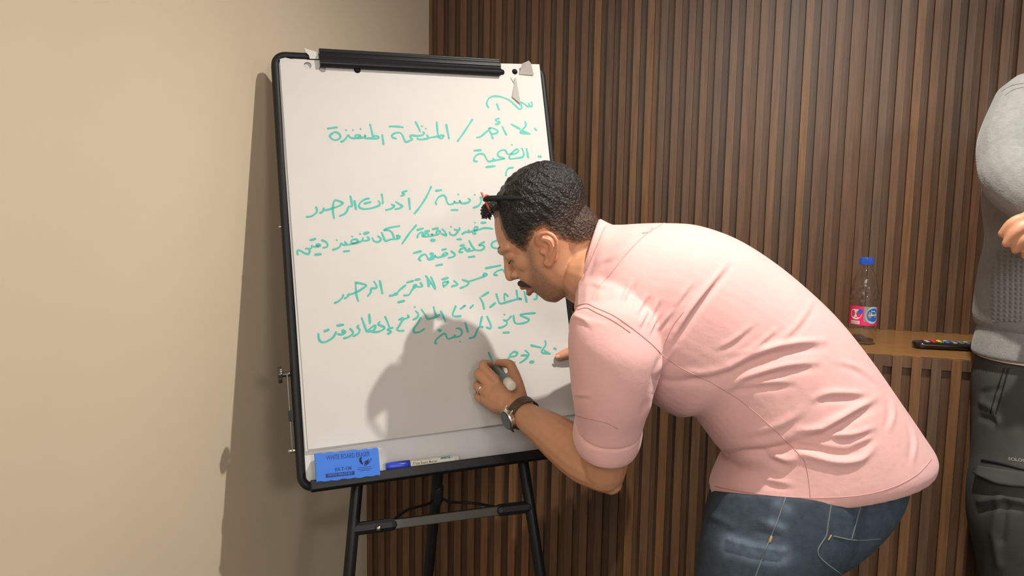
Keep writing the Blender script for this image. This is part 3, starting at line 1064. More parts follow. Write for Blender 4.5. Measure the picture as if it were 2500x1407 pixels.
def wrapped(name, material, parent, rects, R=0.0331):
    mb = MB()
    for a0, a1, z0, z1 in rects:
        n = max(2, int(abs(a1 - a0) / 0.12) + 1)
        pts = []
        for a in np.linspace(a0, a1, n):
            for z in (z0, z1):
                pts.append((bc[0] + R * math.cos(a), bc[1] + R * math.sin(a), bc[2] + z))
        mb.add(pts, [(2 * i, 2 * i + 2, 2 * i + 3, 2 * i + 1) for i in range(n - 1)])
    return mb.build(name, material, parent, smooth=True)


ROUNDP = {}


def disc(name, material, parent, a, z, ra, rz, R, lo=-4, cut=0):
    pts = [(bc[0] + R * math.cos(a), bc[1] + R * math.sin(a), bc[2] + z)]
    for t in np.linspace(0, 2 * math.pi, 25)[:-1]:
        aa = a + ra / R * math.cos(t)
        zz = z + max(rz * math.sin(t), -rz) if cut == 0 else z + min(rz * math.sin(t), cut)
        pts.append((bc[0] + R * math.cos(aa), bc[1] + R * math.sin(aa), bc[2] + zz))
    return MB().add(pts, [(0, i, i % 24 + 1) for i in range(1, 25)]).build(name, material, parent, smooth=True)


AV = math.atan2(-BY, -BX)          # side of the bottle that faces the room
lab = wrapped('label', M['magenta'], bottle, [(AV - 1.75, AV + 0.05, 0.050, 0.098), (AV + 0.05, AV + 1.6, 0.050, 0.060), (AV + 1.2, AV + 2.2, 0.050, 0.098)])
wrapped('label_band', M['print_grey'], lab, [(AV + 0.05, AV + 1.2, 0.060, 0.098)])
disc('label_panel', M['label_white'], lab, AV - 0.55, 0.0785, 0.0150, 0.0145, 0.03325, cut=0.011)
disc('seal', M['label_blue'], lab, AV - 0.20, 0.085, 0.0060, 0.0066, 0.0334)
disc('emblem', M['label_sky'], lab, AV + 0.72, 0.076, 0.0185, 0.0215, 0.0333)
disc('emblem_oval', M['label_blue'], lab, AV + 0.76, 0.077, 0.0165, 0.0170, 0.0335)
wrapped('barcode_patch', M['label_white'], lab, [(AV - 0.95, AV - 0.22, 0.0525, 0.0605)], 0.0333)


def on_label(s, size, a0, z0, material, name, sq=1.0, weight=0.0, R=0.0336):
    v, f = text_geo(s, size, sq, 'CENTER', weight)
    MB().add([(bc[0] + R * math.cos(a0 + p[0] / 1000 / R), bc[1] + R * math.sin(a0 + p[0] / 1000 / R), bc[2] + z0 + p[1] / 1000) for p in v], f).build(name, material, lab)


def strokes_on_label(sts, a0, z0, hw, material, name, R=0.0337):
    mb = MB()
    for st in sts:
        c = catmull(np.array(st, float), 4)
        T = np.gradient(c, axis=0)
        T /= np.linalg.norm(T, axis=1)[:, None] + 1e-9
        pts = []
        for p_, t_ in zip(c, T):
            for s_ in (1, -1):
                x, z = p_[0] - s_ * t_[1] * hw, p_[1] + s_ * t_[0] * hw
                pts.append((bc[0] + R * math.cos(a0 + x / 1000 / R), bc[1] + R * math.sin(a0 + x / 1000 / R), bc[2] + z0 + z / 1000))
        mb.add(pts, [(2 * i, 2 * i + 1, 2 * i + 3, 2 * i + 2) for i in range(len(c) - 1)])
    mb.build(name, material, lab)


on_label('Nestle', 5.0, AV + 0.74, 0.0865, M['label_white'], 'lettering', 0.9, 0.1)
strokes_on_label([[(-11, 0), (-9, -2), (-6, -1.5), (-5, 2), (-5, 5)], [(-5, -1), (-2, -2), (-1, 1), (0, -2), (2, -1), (2, 2)], [(3, -2), (6, -1), (7, 2)], [(8, -2), (11, -1), (9, 2), (8, 0)]], AV + 0.74, 0.077, 0.65, M['label_white'], 'lettering')
wrapped('small_print', M['print_grey'], lab, [(AV - 0.86 + 0.16 * j, AV - 0.86 + 0.16 * j + 0.11, zz, zz + 0.0012) for zz in (0.0850, 0.0815, 0.0785, 0.0755) for j in range(3)] + [(AV - 0.80, AV - 0.70, 0.0690, 0.0725), (AV - 0.58, AV - 0.42, 0.0675, 0.0705)], 0.0335)
wrapped('barcode', M['dark_print'], lab, [(AV - 0.9 + k * 0.045, AV - 0.9 + k * 0.045 + (0.02 if k % 3 else 0.012), 0.0535, 0.0595) for k in range(14)], 0.0335)

# ------------------------------------------------------------------ remote control on the ledge
RC_ = empty('remote_control', (0.50, 2.075, ZL))
tag(RC_, 'long black glossy remote control with coloured buttons lying on the ledge', 'remote')
r0 = np.array([0.394, 2.050, ZL])
rx = unit((0.975, 0.10, 0))
ry = unit(np.cross((0, 0, 1), rx))
rz = np.array([0, 0, 1.0])
rl, rw = 0.245, 0.048
prof_r = [(-rw / 2 + 0.006, 0.0005), (-rw / 2 + 0.001, 0.006), (-rw / 2, 0.0115), (-rw / 2 + 0.002, 0.0155), (-rw / 2 + 0.007, 0.0175), (0, 0.0182), (rw / 2 - 0.007, 0.0175), (rw / 2 - 0.002, 0.0155), (rw / 2, 0.0115), (rw / 2 - 0.001, 0.006), (rw / 2 - 0.006, 0.0005)]
rr = []
for s_, k in ((0.000, 0.35), (0.003, 0.62), (0.009, 0.84), (0.018, 0.96), (0.03, 1), (rl - 0.03, 1), (rl - 0.012, 0.95), (rl - 0.003, 0.75), (rl, 0.5)):
    rr.append([r0 + rx * s_ + ry * y * k + rz * (z if k > 0.9 else 0.0095 + (z - 0.0095) * (0.55 + 0.45 * k)) for y, z in prof_r])
MB().add(*loft(rr)).build('case', M['remote'], RC_, smooth=True)
for sg in (-1,):
    MB().prism([r0 + rx * 0.022 + ry * (sg * rw / 2 * 1.0 - 0.0004) + rz * z for z in (0.0108, 0.0128)] + [r0 + rx * (rl - 0.02) + ry * (sg * rw / 2 - 0.0004) + rz * z for z in (0.0128, 0.0108)], -ry * 0.0002, ry * 0.002).build('side_trim', M['silver'], RC_)
btn = None
bcols = [['btn_grey', 'btn_grey', 'btn_red'], ['btn_red', 'btn_red', 'btn_red'], ['btn_green', 'btn_yellow', 'btn_yellow'], ['btn_blue', 'btn_blue', 'btn_grey']]
for i in range(13):
    for j in range(3):
        c = r0 + rx * (0.030 + i * 0.0155) + ry * (j - 1) * 0.0125 + rz * 0.0182
        mname = bcols[i][j] if i < 4 else ('marker_grey' if (i + j) % 4 else 'btn_grey')
        bb = MB().add(*loft([ring(c + rz * z, rx * 0.0048 * s_, ry * 0.0036 * s_, 14, 2.6) for z, s_ in ((-0.0012, 1), (0.0012, 1), (0.0018, 0.8))]))
        bb.build('button', M[mname], RC_, smooth=True)

# ------------------------------------------------------------------ the man writing
fwh = unit((FWD[0], FWD[1], 0))
rth = unit((RGT[0], RGT[1], 0))
TURN = math.radians(9)
LAT = -fwh * math.cos(TURN) - rth * math.sin(TURN)      # his left side, towards the room


def rings_from(rows, sub=6, m=56, e=2.3, lat=LAT):
    """rows: pixel of the back edge, pixel of the front edge, depth, half width -> smooth rings"""
    K = []
    for (tx, ty), (bx, by), d, w in rows:
        T, Bq = at(tx, ty, d), at(bx, by, d)
        K.append(np.concatenate([(T + Bq) / 2, (T - Bq) / 2, [w]]))
    K = catmull(np.array(K), sub)
    return [ring(k[:3], k[3:6], lat * k[6], m, e) for k in K]


# ---- shirt
torso_rows = [((1478, 548), (1402, 745), 1.43, 0.072), ((1515, 549), (1410, 790), 1.435, 0.105), ((1565, 546), (1425, 850), 1.435, 0.145), ((1630, 545), (1465, 905), 1.435, 0.165),
              ((1705, 551), (1530, 925), 1.435, 0.170), ((1795, 582), (1592, 975), 1.435, 0.170), ((1880, 634), (1646, 1006), 1.435, 0.168), ((1960, 698), (1684, 1004), 1.435, 0.165),
              ((2040, 775), (1712, 1036), 1.435, 0.165), ((2116, 870), (1742, 1076), 1.435, 0.167), ((2184, 968), (1772, 1110), 1.435, 0.172), ((2240, 1050), (1757, 1130), 1.435, 0.176),
              ((2270, 1098), (1736, 1176), 1.435, 0.178), ((2268, 1128), (1732, 1194), 1.435, 0.170)]
shirt_rings = rings_from(torso_rows)
shirt_parts = [loft(shirt_rings)]
sleeve_rows = [((1402, 765), (1600, 800), 1.275, 0.060), ((1388, 815), (1615, 862), 1.28, 0.078), ((1388, 870), (1612, 900), 1.285, 0.082), ((1395, 950), (1592, 960), 1.295, 0.080), ((1404, 1010), (1575, 1010), 1.31, 0.074),
               ((1408, 1050), (1564, 1050), 1.32, 0.070)]


def limb_rings(rows, sub=5, m=40, e=2.1):
    K = []
    for (lx, ly), (rx_, ry_), d, w in rows:
        L, R = at(lx, ly, d), at(rx_, ry_, d)
        K.append(np.concatenate([(L + R) / 2, (R - L) / 2, [w]]))
    K = catmull(np.array(K), sub)
    out = []
    for i, k in enumerate(K):
        ax_ = unit(K[min(i + 1, len(K) - 1)][:3] - K[max(i - 1, 0)][:3])
        W = unit(np.cross(ax_, k[3:6])) * k[6]
        out.append(ring(k[:3], k[3:6], W, m, e))
    return out


shirt_parts.append(loft(limb_rings(sleeve_rows)))
sh_c = at(1496, 800, 1.29)
shirt_parts.append(ball(sh_c, RGT * 0.078, UPV * 0.055, FWD * 0.075))
shirt_parts.append(tube([at(1490, 720, 1.39), at(1497, 800, 1.30)], [0.066, 0.070]))
# far sleeve
far_sh, far_el, far_wr = at(1490, 760, 1.55), at(1590, 925, 1.76), at(1440, 862, 1.745)
shirt_parts.append(tube([at(1530, 690, 1.49), far_sh, far_sh * 0.4 + far_el * 0.6], [0.080, 0.066, 0.058]))
sm = fuse(shirt_parts, 0.0033, 6)
RIDGES = [  # pixel path, width, height in mm, (dx, dy) of the valley beside it
    ([(1772, 648), (1720, 712), (1680, 765), (1640, 830)], 9, 5.5, (11, 6)), ([(1690, 690), (1650, 745)], 7, 2.0, (8, 5)),
    ([(1782, 897), (1830, 868), (1881, 850), (1940, 838), (2010, 832)], 11, 5.5, (4, 20)), ([(1786, 947), (1812, 925), (1860, 908), (1916, 893), (1993, 884)], 10, 4.5, (3, 17)),
    ([(1790, 945), (1860, 934), (1933, 932)], 9, 3.0, (2, 14)), ([(1989, 973), (2028, 960), (2114, 962)], 10, 4.0, (2, 16)),
    ([(1998, 1042), (2067, 1011), (2136, 973)], 11, 5.0, (6, 18)), ([(1950, 1052), (2011, 1046), (2067, 1016)], 10, 5.0, (3, 17)),
    ([(1929, 1098), (1959, 1083), (2002, 1083)], 9, 5.0, (0, 14)), ([(1935, 1098), (1980, 1113), (2045, 1128), (2101, 1121), (2135, 1088)], 11, 5.5, (2, -20)),
    ([(1868, 1102), (1916, 1123), (1942, 1123)], 10, 4.5, (-3, 16)), ([(2011, 1058), (2075, 1062), (2131, 1044)], 10, 4.0, (2, 16)), ([(2075, 1087), (2131, 1067)], 8, 2.5, (3, 12)),
    ([(2175, 972), (2182, 1010), (2170, 1052)], 8, 2.0, (-12, 0)), ([(2225, 1040), (2235, 1080), (2228, 1130)], 7, 2.0, (-10, 0)),
    ([(1860, 1170), (1905, 1178), (1930, 1184)], 9, 2.5, (0, 12)), ([(1545, 690), (1520, 740)], 6, 3.2, (8, 2)), ([(1515, 752), (1528, 715), (1545, 680)], 5, 2.5, (7, 2)), ([(1580, 720), (1555, 765)], 6, 3.4, (8, 3)), ([(1605, 735), (1590, 775)], 6, 3.4, (8, 3)), ([(1560, 800), (1580, 760)], 5, 2.6, (7, 3)), ([(1585, 815), (1605, 770)], 5, 2.6, (7, 3)),
    ([(1640, 760), (1605, 805)], 6, 2.2, (8, 4)), ([(1500, 690), (1475, 700), (1440, 690)], 7, 1.6, (2, 9)), ([(1450, 600), (1435, 640), (1420, 690)], 8, 2.5, (10, 4)),
    ([(1660, 905), (1730, 915), (1800, 890)], 12, 3.0, (2, 20)), ([(1597, 930), (1620, 890), (1640, 860)], 8, 2.5, (8, 6)), ([(1400, 965), (1440, 966)], 6, 2.0, (0, 8)),
    ([(1840, 790), (1790, 830), (1750, 850)], 8, 1.8, (5, 10)), ([(1900, 800), (1840, 850), (1800, 865)], 8, 1.8, (5, 10)), ([(1985, 735), (1950, 790), (1900, 840)], 10, 2.0, (8, 8)),
    ([(2040, 880), (2100, 900), (2150, 940)], 8, 1.6, (-4, 12)), ([(1820, 1060), (1900, 1040), (1960, 1005)], 12, 2.2, (4, 16)), ([(1400, 770), (1425, 782), (1440, 800)], 7, 2.0, (2, 10)),
    ([(1590, 980), (1572, 1020)], 8, 2.0, (-10, -2)), ([(1460, 640), (1500, 625), (1530, 600)], 9, 1.6, (4, 10))]
VALLEYS = [([(1768, 1113), (1820, 1108), (1873, 1104), (1933, 1090), (2011, 1070)], 11, -12.0), ([(1600, 925), (1660, 934), (1717, 924), (1790, 906), (1885, 868)], 9, -4.0), ([(1615, 868), (1600, 920), (1592, 960)], 9, -5.0)]


def crumple(me, facing=0.05):
    co, no = coords(me), normals(me)
    px = project(co)
    vis = np.einsum('ij,ij->i', no, CAM - co) / np.linalg.norm(CAM - co, axis=1) > facing
    p = px[:, :2]
    dsp = np.zeros(len(co))
    for poly, w, h, off in RIDGES:
        c = catmull(np.array(poly, float), 4)
        for sgn, dx, dy, ww in ((1.2, 0, 0, w * 0.85), (-0.95, off[0] * 0.9, off[1] * 0.9, w * 1.0)):
            box = (np.abs(p[:, 0] - c[:, 0].mean()) < np.ptp(c[:, 0]) / 2 + 60) & (np.abs(p[:, 1] - c[:, 1].mean()) < np.ptp(c[:, 1]) / 2 + 60) & vis
            i = np.where(box)[0]
            d, t = seg_dist(p[i], c + (dx, dy))
            dsp[i] += sgn * h / 1000 * np.exp(-(d / ww) ** 2) * np.sin(np.clip(t, 0.03, 0.97) * math.pi) ** 0.6
    for poly, w, h in VALLEYS:
        c = catmull(np.array(poly, float), 4)
        i = np.where(vis)[0]
        d, t = seg_dist(p[i], c)
        dsp[i] += h / 1000 * np.exp(-(d / w) ** 2) * np.sin(np.clip(t, 0.03, 0.97) * math.pi) ** 0.5
    set_coords(me, co + no * dsp[:, None])


crumple(sm)

# ---- head, drawn in head coordinates (up, front, left) in metres from the chin
HD = 1.46
HO = at(1345, 730, HD)
H_UP = unit(-0.58 * RGT + 0.815 * UPV)
_f = unit(-0.815 * RGT - 0.58 * UPV)
HL = unit(np.cross(H_UP, _f))
if HL @ FWD > 0:
    HL = -HL
HA = math.radians(7)
H_FR = unit(_f * math.cos(HA) - HL * math.sin(HA))
HL = unit(HL * math.cos(HA) + _f * math.sin(HA))


class Head:
    def __init__(s, O, up, fr, lf, k=1.0):
        s.O, s.up, s.fr, s.lf, s.k = map(np.asarray, (O, up, fr, lf, k))

    def p(s, a, b, l=0.0):
        return s.O + s.k * (s.up * a + s.fr * b + s.lf * l)

    def inv(s, co):
        q = (co - s.O) / s.k
        return np.stack([q @ s.up, q @ s.fr, q @ s.lf], -1)

    def parts(s):
        T = [(-0.012, -0.004, -0.050, 0.022), (0.0, 0.009, -0.062, 0.034), (0.012, 0.014, -0.078, 0.044), (0.026, 0.018, -0.092, 0.052), (0.045, 0.026, -0.106, 0.058), (0.065, 0.028, -0.120, 0.063),
             (0.085, 0.025, -0.137, 0.068), (0.105, 0.024, -0.156, 0.071), (0.120, 0.027, -0.165, 0.073), (0.135, 0.025, -0.172, 0.0745), (0.155, 0.020, -0.176, 0.0755), (0.175, 0.011, -0.175, 0.0745),
             (0.195, -0.003, -0.168, 0.070), (0.213, -0.023, -0.154, 0.060), (0.226, -0.046, -0.132, 0.045), (0.234, -0.070, -0.108, 0.024)]
        K = catmull(np.array(T), 4)
        R = []
        for a, bf, bb, w in K:
            c = s.p(a, (bf + bb) / 2)
            r = ring(c, s.fr * s.k * (bf - bb) / 2, s.lf * s.k * w, 56, 2.15)
            # the face is narrower than the back of the skull
            q = s.inv(r)
            t = (q[:, 1] - bb) / (bf - bb)
            q[:, 2] *= 1 - 0.16 * np.clip(t - 0.45, 0, 1) ** 1.0 * (1.3 if a < 0.12 else 0.8)
            R.append(np.array([s.p(*x) for x in q]))
        P = [loft(R)]
        t_ = lambda pts, rad, **kw: tube([s.p(*q) for q in pts], np.asarray(rad) * s.k, **kw)
        b_ = lambda q, ra, rb, rl: ball(s.p(*q), s.up * s.k * ra, s.fr * s.k * rb, s.lf * s.k * rl)
        P.append(t_([(0.124, 0.020, 0), (0.108, 0.029, 0), (0.093, 0.037, 0), (0.083, 0.0405, 0)], [0.007, 0.0075, 0.009, 0.0098]))
        P.append(t_([(0.083, 0.040, 0), (0.077, 0.028, 0)], [0.0085, 0.008]))
        for l in (1, -1):
            P.append(b_((0.080, 0.028, 0.0125 * l), 0.0085, 0.010, 0.0075))
            P.append(t_([(0.131, 0.024, 0.008 * l), (0.135, 0.020, 0.026 * l), (0.131, 0.008, 0.044 * l)], [0.007, 0.0085, 0.008]))
            P.append(b_((0.113, 0.007, 0.030 * l), 0.0125, 0.0135, 0.016))
            P.append(b_((0.090, -0.010, 0.038 * l), 0.022, 0.026, 0.0165))
            # ear
            P.append(t_([(0.099, -0.046, 0.068 * l), (0.108, -0.049, 0.074 * l), (0.1125, -0.060, 0.080 * l), (0.106, -0.074, 0.086 * l), (0.090, -0.079, 0.087 * l), (0.074, -0.070, 0.083 * l), (0.062, -0.052, 0.077 * l),
                         (0.057, -0.041, 0.073 * l), (0.064, -0.038, 0.070 * l)], [0.004, 0.0042, 0.0042, 0.0044, 0.0044, 0.0042, 0.0046, 0.0055, 0.005]))
            P.append(t_([(0.103, -0.058, 0.077 * l), (0.092, -0.066, 0.081 * l), (0.079, -0.061, 0.079 * l), (0.071, -0.050, 0.075 * l)], [0.003, 0.0038, 0.0036, 0.003]))
            P.append(b_((0.085, -0.0435, 0.072 * l), 0.007, 0.0035, 0.0045))
            P.append(tube([s.p(0.105, -0.058, 0.070 * l), s.p(0.085, -0.064, 0.072 * l), s.p(0.066, -0.052, 0.070 * l)], 0.013 * s.k, flat=(s.lf, 0.35)))
        P.append(t_([(0.046, 0.020, 0.022), (0.051, 0.0315, 0.008), (0.051, 0.0315, -0.008), (0.046, 0.020, -0.022)], [0.003, 0.0055, 0.0055, 0.003]))
        P.append(t_([(0.038, 0.018, 0.020), (0.035, 0.0275, 0.006), (0.035, 0.0275, -0.006), (0.038, 0.018, -0.020)], [0.003, 0.006, 0.006, 0.003]))
        P.append(b_((0.012, -0.004, 0), 0.016, 0.018, 0.022))
        return P


def head_px(pts):
    out = []
    for x, y in pts:
        q = HD / FPX
        dx, dy = (x - 1345) * q, (y - 730) * q
        out.append((-0.58 * dx - 0.815 * dy, -0.815 * dx + 0.58 * dy))
    return out


HAIRLINE = head_px([(1195, 540), (1224, 531), (1230, 559), (1242, 585), (1264, 602), (1279, 612), (1291, 618), (1298, 602), (1305, 585), (1314, 568), (1334, 560), (1352, 572), (1366, 584), (1384, 590), (1408, 597), (1425, 592),
                    (1500, 560), (1520, 450), (1420, 330), (1300, 340), (1180, 420), (1160, 540)])
BEARD = head_px([(1280, 598), (1312, 590), (1318, 640), (1334, 662), (1358, 684), (1400, 705), (1390, 770), (1300, 750), (1262, 712), (1262, 688), (1280, 690), (1292, 682), (1291, 650), (1284, 622)])
SKIN = np.array((0.50, 0.245, 0.138))


def skin_tint(me, head, stubble=True):
    co = coords(me)
    q = head.inv(co)
    col = np.tile(SKIN, (len(co), 1))
    if stubble:
        near = (np.abs(q[:, 2]) < 0.10) & (q[:, 0] > -0.06) & (q[:, 0] < 0.27) & (q[:, 1] > -0.22) & (q[:, 1] < 0.08)
        i = np.where(near)[0]
        s = sstep(-0.006, 0.014, signed_poly(q[i][:, :2], BEARD)) * (0.75 + 0.5 * np.random.RandomState(4).rand(len(i)))
        col[i] = col[i] * (1 - 0.55 * s[:, None]) + np.array((0.085, 0.064, 0.048)) * 0.55 * s[:, None]
        r = sstep(0.062, 0.074, np.abs(q[i][:, 2])) * (q[i][:, 0] > 0.05) * (q[i][:, 0] < 0.12)
        col[i] = col[i] * (1 - 0.35 * r[:, None]) + np.array((0.60, 0.22, 0.13)) * 0.35 * r[:, None]
        m_ = sstep(0.012, 0.002, np.abs(q[i][:, 0] - 0.042)) * (q[i][:, 1] > 0.018) * (np.abs(q[i][:, 2]) < 0.024)
        col[i] = col[i] * (1 - 0.5 * m_[:, None]) + np.array((0.36, 0.14, 0.11)) * 0.5 * m_[:, None]
        o = sstep(0.008, 0.003, np.linalg.norm(q[i] - (0.085, -0.0505, 0.072), axis=1))
        col[i] *= (1 - 0.0 * o[:, None])
    paint(me, np.clip(col, 0, 1))


def hair_shell(me, head, hairline, thick=0.0065, seed=3, color=(0.015, 0.0135, 0.012), low=0.10):
    """short hair grown out of the scalp's own surface; thins out towards its edge"""
    co, no = coords(me), normals(me)
    q = head.inv(co)
    ok = (np.abs(q[:, 2]) < 0.082) & (q[:, 0] > 0.03) & (q[:, 0] < 0.28) & (q[:, 1] > -0.22) & (q[:, 1] < 0.06)
    ok &= ~((np.abs(q[:, 2]) > 0.0765) & (q[:, 0] < 0.115))
    s = np.full(len(co), -1.0)
    i = np.where(ok)[0]
    s[i] = signed_poly(q[i][:, :2], hairline)
    keep = s > 0
    f = [tuple(p.vertices) for p in me.polygons if all(keep[v_] for v_ in p.vertices)]
    ids = sorted({v_ for t in f for v_ in t})
    mp = {v_: k for k, v_ in enumerate(ids)}
    ids = np.array(ids)
    e = sstep(0.0, 0.012, s[ids])
    top = sstep(low, low + 0.07, q[ids][:, 0]) * 0.75 + 0.25
    r = np.random.RandomState(seed)
    ph = r.rand(6, 3) * 700 - 350
    wave = sum(np.sin(co[ids] @ ph[k] + k) for k in range(6)) / 6
    h_ = thick * e * top * (1 + 0.55 * wave) + 0.0006
    new = co[ids] + no[ids] * h_[:, None]
    me2 = mesh('hair', np.vstack([new, co[ids] - no[ids] * 0.001]), [tuple(mp[v_] for v_ in t) for t in f])
    n = len(ids)
    fade = sstep(0.0, 0.014, s[ids]) * (0.85 + 0.15 * sstep(low - 0.02, low + 0.05, q[ids][:, 0]))
    col = np.outer(1 - fade, SKIN * 0.55) + np.outer(fade, np.array(color))
    paint(me2, np.vstack([col, col]))
    return me2


HEAD = Head(HO, H_UP, H_FR, HL)
# ---- body: one surface from head to hands, trunk and legs under the clothes
body = HEAD.parts()
body.append(tube([HEAD.p(0.085, -0.110), at(1398, 628, 1.458), at(1440, 655, 1.452)], [0.056, 0.056, 0.058]))
body.append(tube([at(1362, 625, 1.462), at(1402, 640, 1.455), at(1470, 690, 1.44)], [0.054, 0.055, 0.070]))
core = [r_.mean(0) + (r_ - r_.mean(0)) * 0.78 for r_ in shirt_rings[8:-8]]
body.append(loft(core))
body.append(tube([at(1440, 680, 1.43), at(1560, 720, 1.44)], [0.06, 0.11]))
# near arm
body.append(tube([at(1560, 770, 1.40), at(1496, 808, 1.300), at(1488, 900, 1.295), at(1482, 1010, 1.31), at(1478, 1100, 1.335), at(1474, 1148, 1.352)], [0.048, 0.052, 0.055, 0.052, 0.046, 0.041]))
body.append(tube([at(1491, 1180, 1.352), at(1472, 1150, 1.357)], [0.0215, 0.034]))
body.append(tube([at(1474, 1150, 1.353), at(1434, 1124, 1.382), at(1384, 1086, 1.42), at(1335, 1050, 1.465), at(1298, 1026, 1.51), at(1270, 1005, 1.545), at(1262, 995, 1.55)], [0.040, 0.0470, 0.0455, 0.0385, 0.0315, 0.0285, 0.0285]))
# left hand
body.append(tube([at(1268, 1002, 1.548), at(1247, 981, 1.562), at(1216, 962, 1.582), at(1203, 955, 1.588)], [0.027, 0.031, 0.031, 0.024], flat=(at(1240, 970, 1.6) - at(1228, 962, 1.50), 0.62)))
body.append(tube([at(1255, 990, 1.555), at(1215, 982, 1.585), at(1192, 974, 1.60)], [0.022, 0.024, 0.018]))
body.append(tube([at(1266, 980, 1.562), at(1256, 945, 1.592), at(1246, 922, 1.612)], [0.022, 0.0175, 0.013]))
body.append(tube([at(1250, 985, 1.560), at(1225, 945, 1.590), at(1212, 932, 1.588)], [0.024, 0.016, 0.0125]))
FING = [  # knuckle .. tip, radii
    ([(1212, 930, 1.586), (1184, 901, 1.600), (1180, 889, 1.622), (1194, 889, 1.648), (1201, 893, 1.657)], [0.0115, 0.0102, 0.0092, 0.0082, 0.0072]),
    ([(1205, 945, 1.588), (1173, 920, 1.600), (1168, 910, 1.625), (1183, 912, 1.648), (1192, 918, 1.652)], [0.0120, 0.0104, 0.0095, 0.0085, 0.0075]),
    ([(1198, 965, 1.592), (1170, 947, 1.606), (1166, 938, 1.632), (1180, 936, 1.652), (1188, 940, 1.655)], [0.0115, 0.0100, 0.0092, 0.0082, 0.0072]),
    ([(1196, 985, 1.598), (1171, 972, 1.615), (1167, 964, 1.638), (1178, 960, 1.655), (1186, 962, 1.657)], [0.0105, 0.0090, 0.0082, 0.0074, 0.0066]),
    ([(1268, 968, 1.566), (1262, 934, 1.592), (1252, 904, 1.618), (1242, 889, 1.632), (1217, 887, 1.652)], [0.0170, 0.0135, 0.0112, 0.0108, 0.0088])]
for pts, rad in FING:
    body.append(tube([at(*q) for q in pts], rad, m=14, sub=6))
# far arm and right hand holding the edge of the board
body.append(tube([at(1540, 730, 1.50), far_sh, far_el, far_el * 0.9 + far_wr * 0.1], [0.06, 0.055, 0.044, 0.042]))
body.append(tube([far_el, (far_el + far_wr) / 2, far_wr], [0.043, 0.042, 0.029]))
rim = on_plane(1392, 862, P0 + EN * 0.02, EN)
body.append(tube([far_wr, far_wr * 0.45 + rim * 0.55 + RGT * 0.012, rim + RGT * 0.020 - EN * 0.012], [0.028, 0.034, 0.028], flat=(EN, 0.7)))
th = lambda x, y, w: on_plane(x, y, P0 + EN * w, EN)
body.append(tube([far_wr * 0.7 + rim * 0.3, th(1408, 858, 0.030), th(1388, 862, 0.0265), th(1365, 871, 0.0215)], [0.017, 0.0135, 0.0125, 0.0100], m=16))
for k, (yy, e_) in enumerate(((845, 0.0), (866, 0.004), (888, 0.002), (908, -0.004))):
    body.append(tube([rim + UPV * (862 - yy) * 0.0009 + RGT * 0.018 - EN * 0.010, th(1408, yy, -0.034), th(1385 + k * 2, yy + 2, -0.040), th(1362 + k * 5, yy + 6, -0.033)], [0.011, 0.0105, 0.0095, 0.0075], m=12))
bm_ = fuse(body, 0.0023, 5)
skin_tint(bm_, HEAD)
man = link('person', bm_, M['skin'])
tag(man, 'man in pink shirt and jeans bending forward to write on the flip chart', 'person')
man_shirt = link('shirt', sm, M['shirt'], man)
hm = hair_shell(bm_, HEAD, HAIRLINE)
hair = link('hair', hm, M['hair'], man)
# quiff over the forehead and moustache
qv = MB()
for k in range(15):
    l = -0.042 + k * 0.006
    j = rnd.uniform(-0.003, 0.003)
    qv.add(*tube([HEAD.p(0.206, -0.024, l), HEAD.p(0.217 + j, -0.006, l * 1.02), HEAD.p(0.213 + j, 0.006, l * 1.05 + j), HEAD.p(0.204 + 1.6 * j, 0.0135 + 1.5 * j, l * 1.1 + j)], [0.008, 0.0085, 0.006, 0.0012], m=10, flat=(HL, 0.7)))
qm = fuse([(qv.v, qv.f)], 0.002, 2)
paint(qm, np.tile((0.022, 0.020, 0.018), (len(qm.vertices), 1)))
qc = coords(qm)
set_coords(qm, qc + normals(qm) * (0.0012 * np.sin(qc @ np.array((700.0, 500.0, 900.0))))[:, None])
link('quiff', qm, M['hair'], hair)
mo = MB()
for l in (1, -1):
    mo.add(*tube([HEAD.p(0.061, 0.0320, 0.001 * l), HEAD.p(0.059, 0.0305, 0.011 * l), HEAD.p(0.053, 0.0235, 0.022 * l), HEAD.p(0.043, 0.0160, 0.029 * l)], [0.0045, 0.0060, 0.0052, 0.0018], m=12))
link('moustache', fuse([(mo.v, mo.f)], 0.0012, 2), M['brow'], man)
for l in (1, -1):
    pts = []
    for a, b, w in ((0.130, 0.0285, 0.009), (0.1355, 0.0265, 0.020), (0.1385, 0.0190, 0.034), (0.1325, 0.0085, 0.045)):
        pts.append(HEAD.p(a, b, w * l))
    MB().add(*tube(pts, [0.0022, 0.0036, 0.0034, 0.0012], m=10)).build('eyebrow', M['brow'], man, smooth=True)
    pts = [HEAD.p(0.1065, 0.0225, 0.021 * l), HEAD.p(0.1045, 0.0240, 0.030 * l), HEAD.p(0.1065, 0.0170, 0.043 * l)]
    MB().add(*tube(pts, [0.0008, 0.0015, 0.0008], m=8)).build('eyelashes', M['brow'], man, smooth=True)
mb = MB()
v, f = ball(th(1361, 871, 0.030), RGT * 0.0055, UPV * 0.0045, EN * 0.0016)
mb.add(v, f).build('thumbnail', M['nail'], man, smooth=True)

# ---- collar, cuffs, seams
def band(rows, m=56, e=2.1, lat=LAT):
    return [ring((at(*t, d) + at(*b, d)) / 2, (at(*t, d) - at(*b, d)) / 2, lat * w, m, e) for t, b, d, w in rows]


cr = band([((1464, 542), (1408, 726), 1.45, 0.068), ((1462, 536), (1404, 728), 1.45, 0.070), ((1467, 535), (1403, 734), 1.45, 0.074), ((1484, 544), (1408, 752), 1.45, 0.086), ((1498, 550), (1414, 770), 1.45, 0.098), ((1499, 554), (1416, 770), 1.45, 0.096),
           ((1484, 552), (1412, 748), 1.45, 0.078)])
MB().add(*loft(cr, cap=False)).build('collar', M['shirt'], man_shirt, smooth=True)


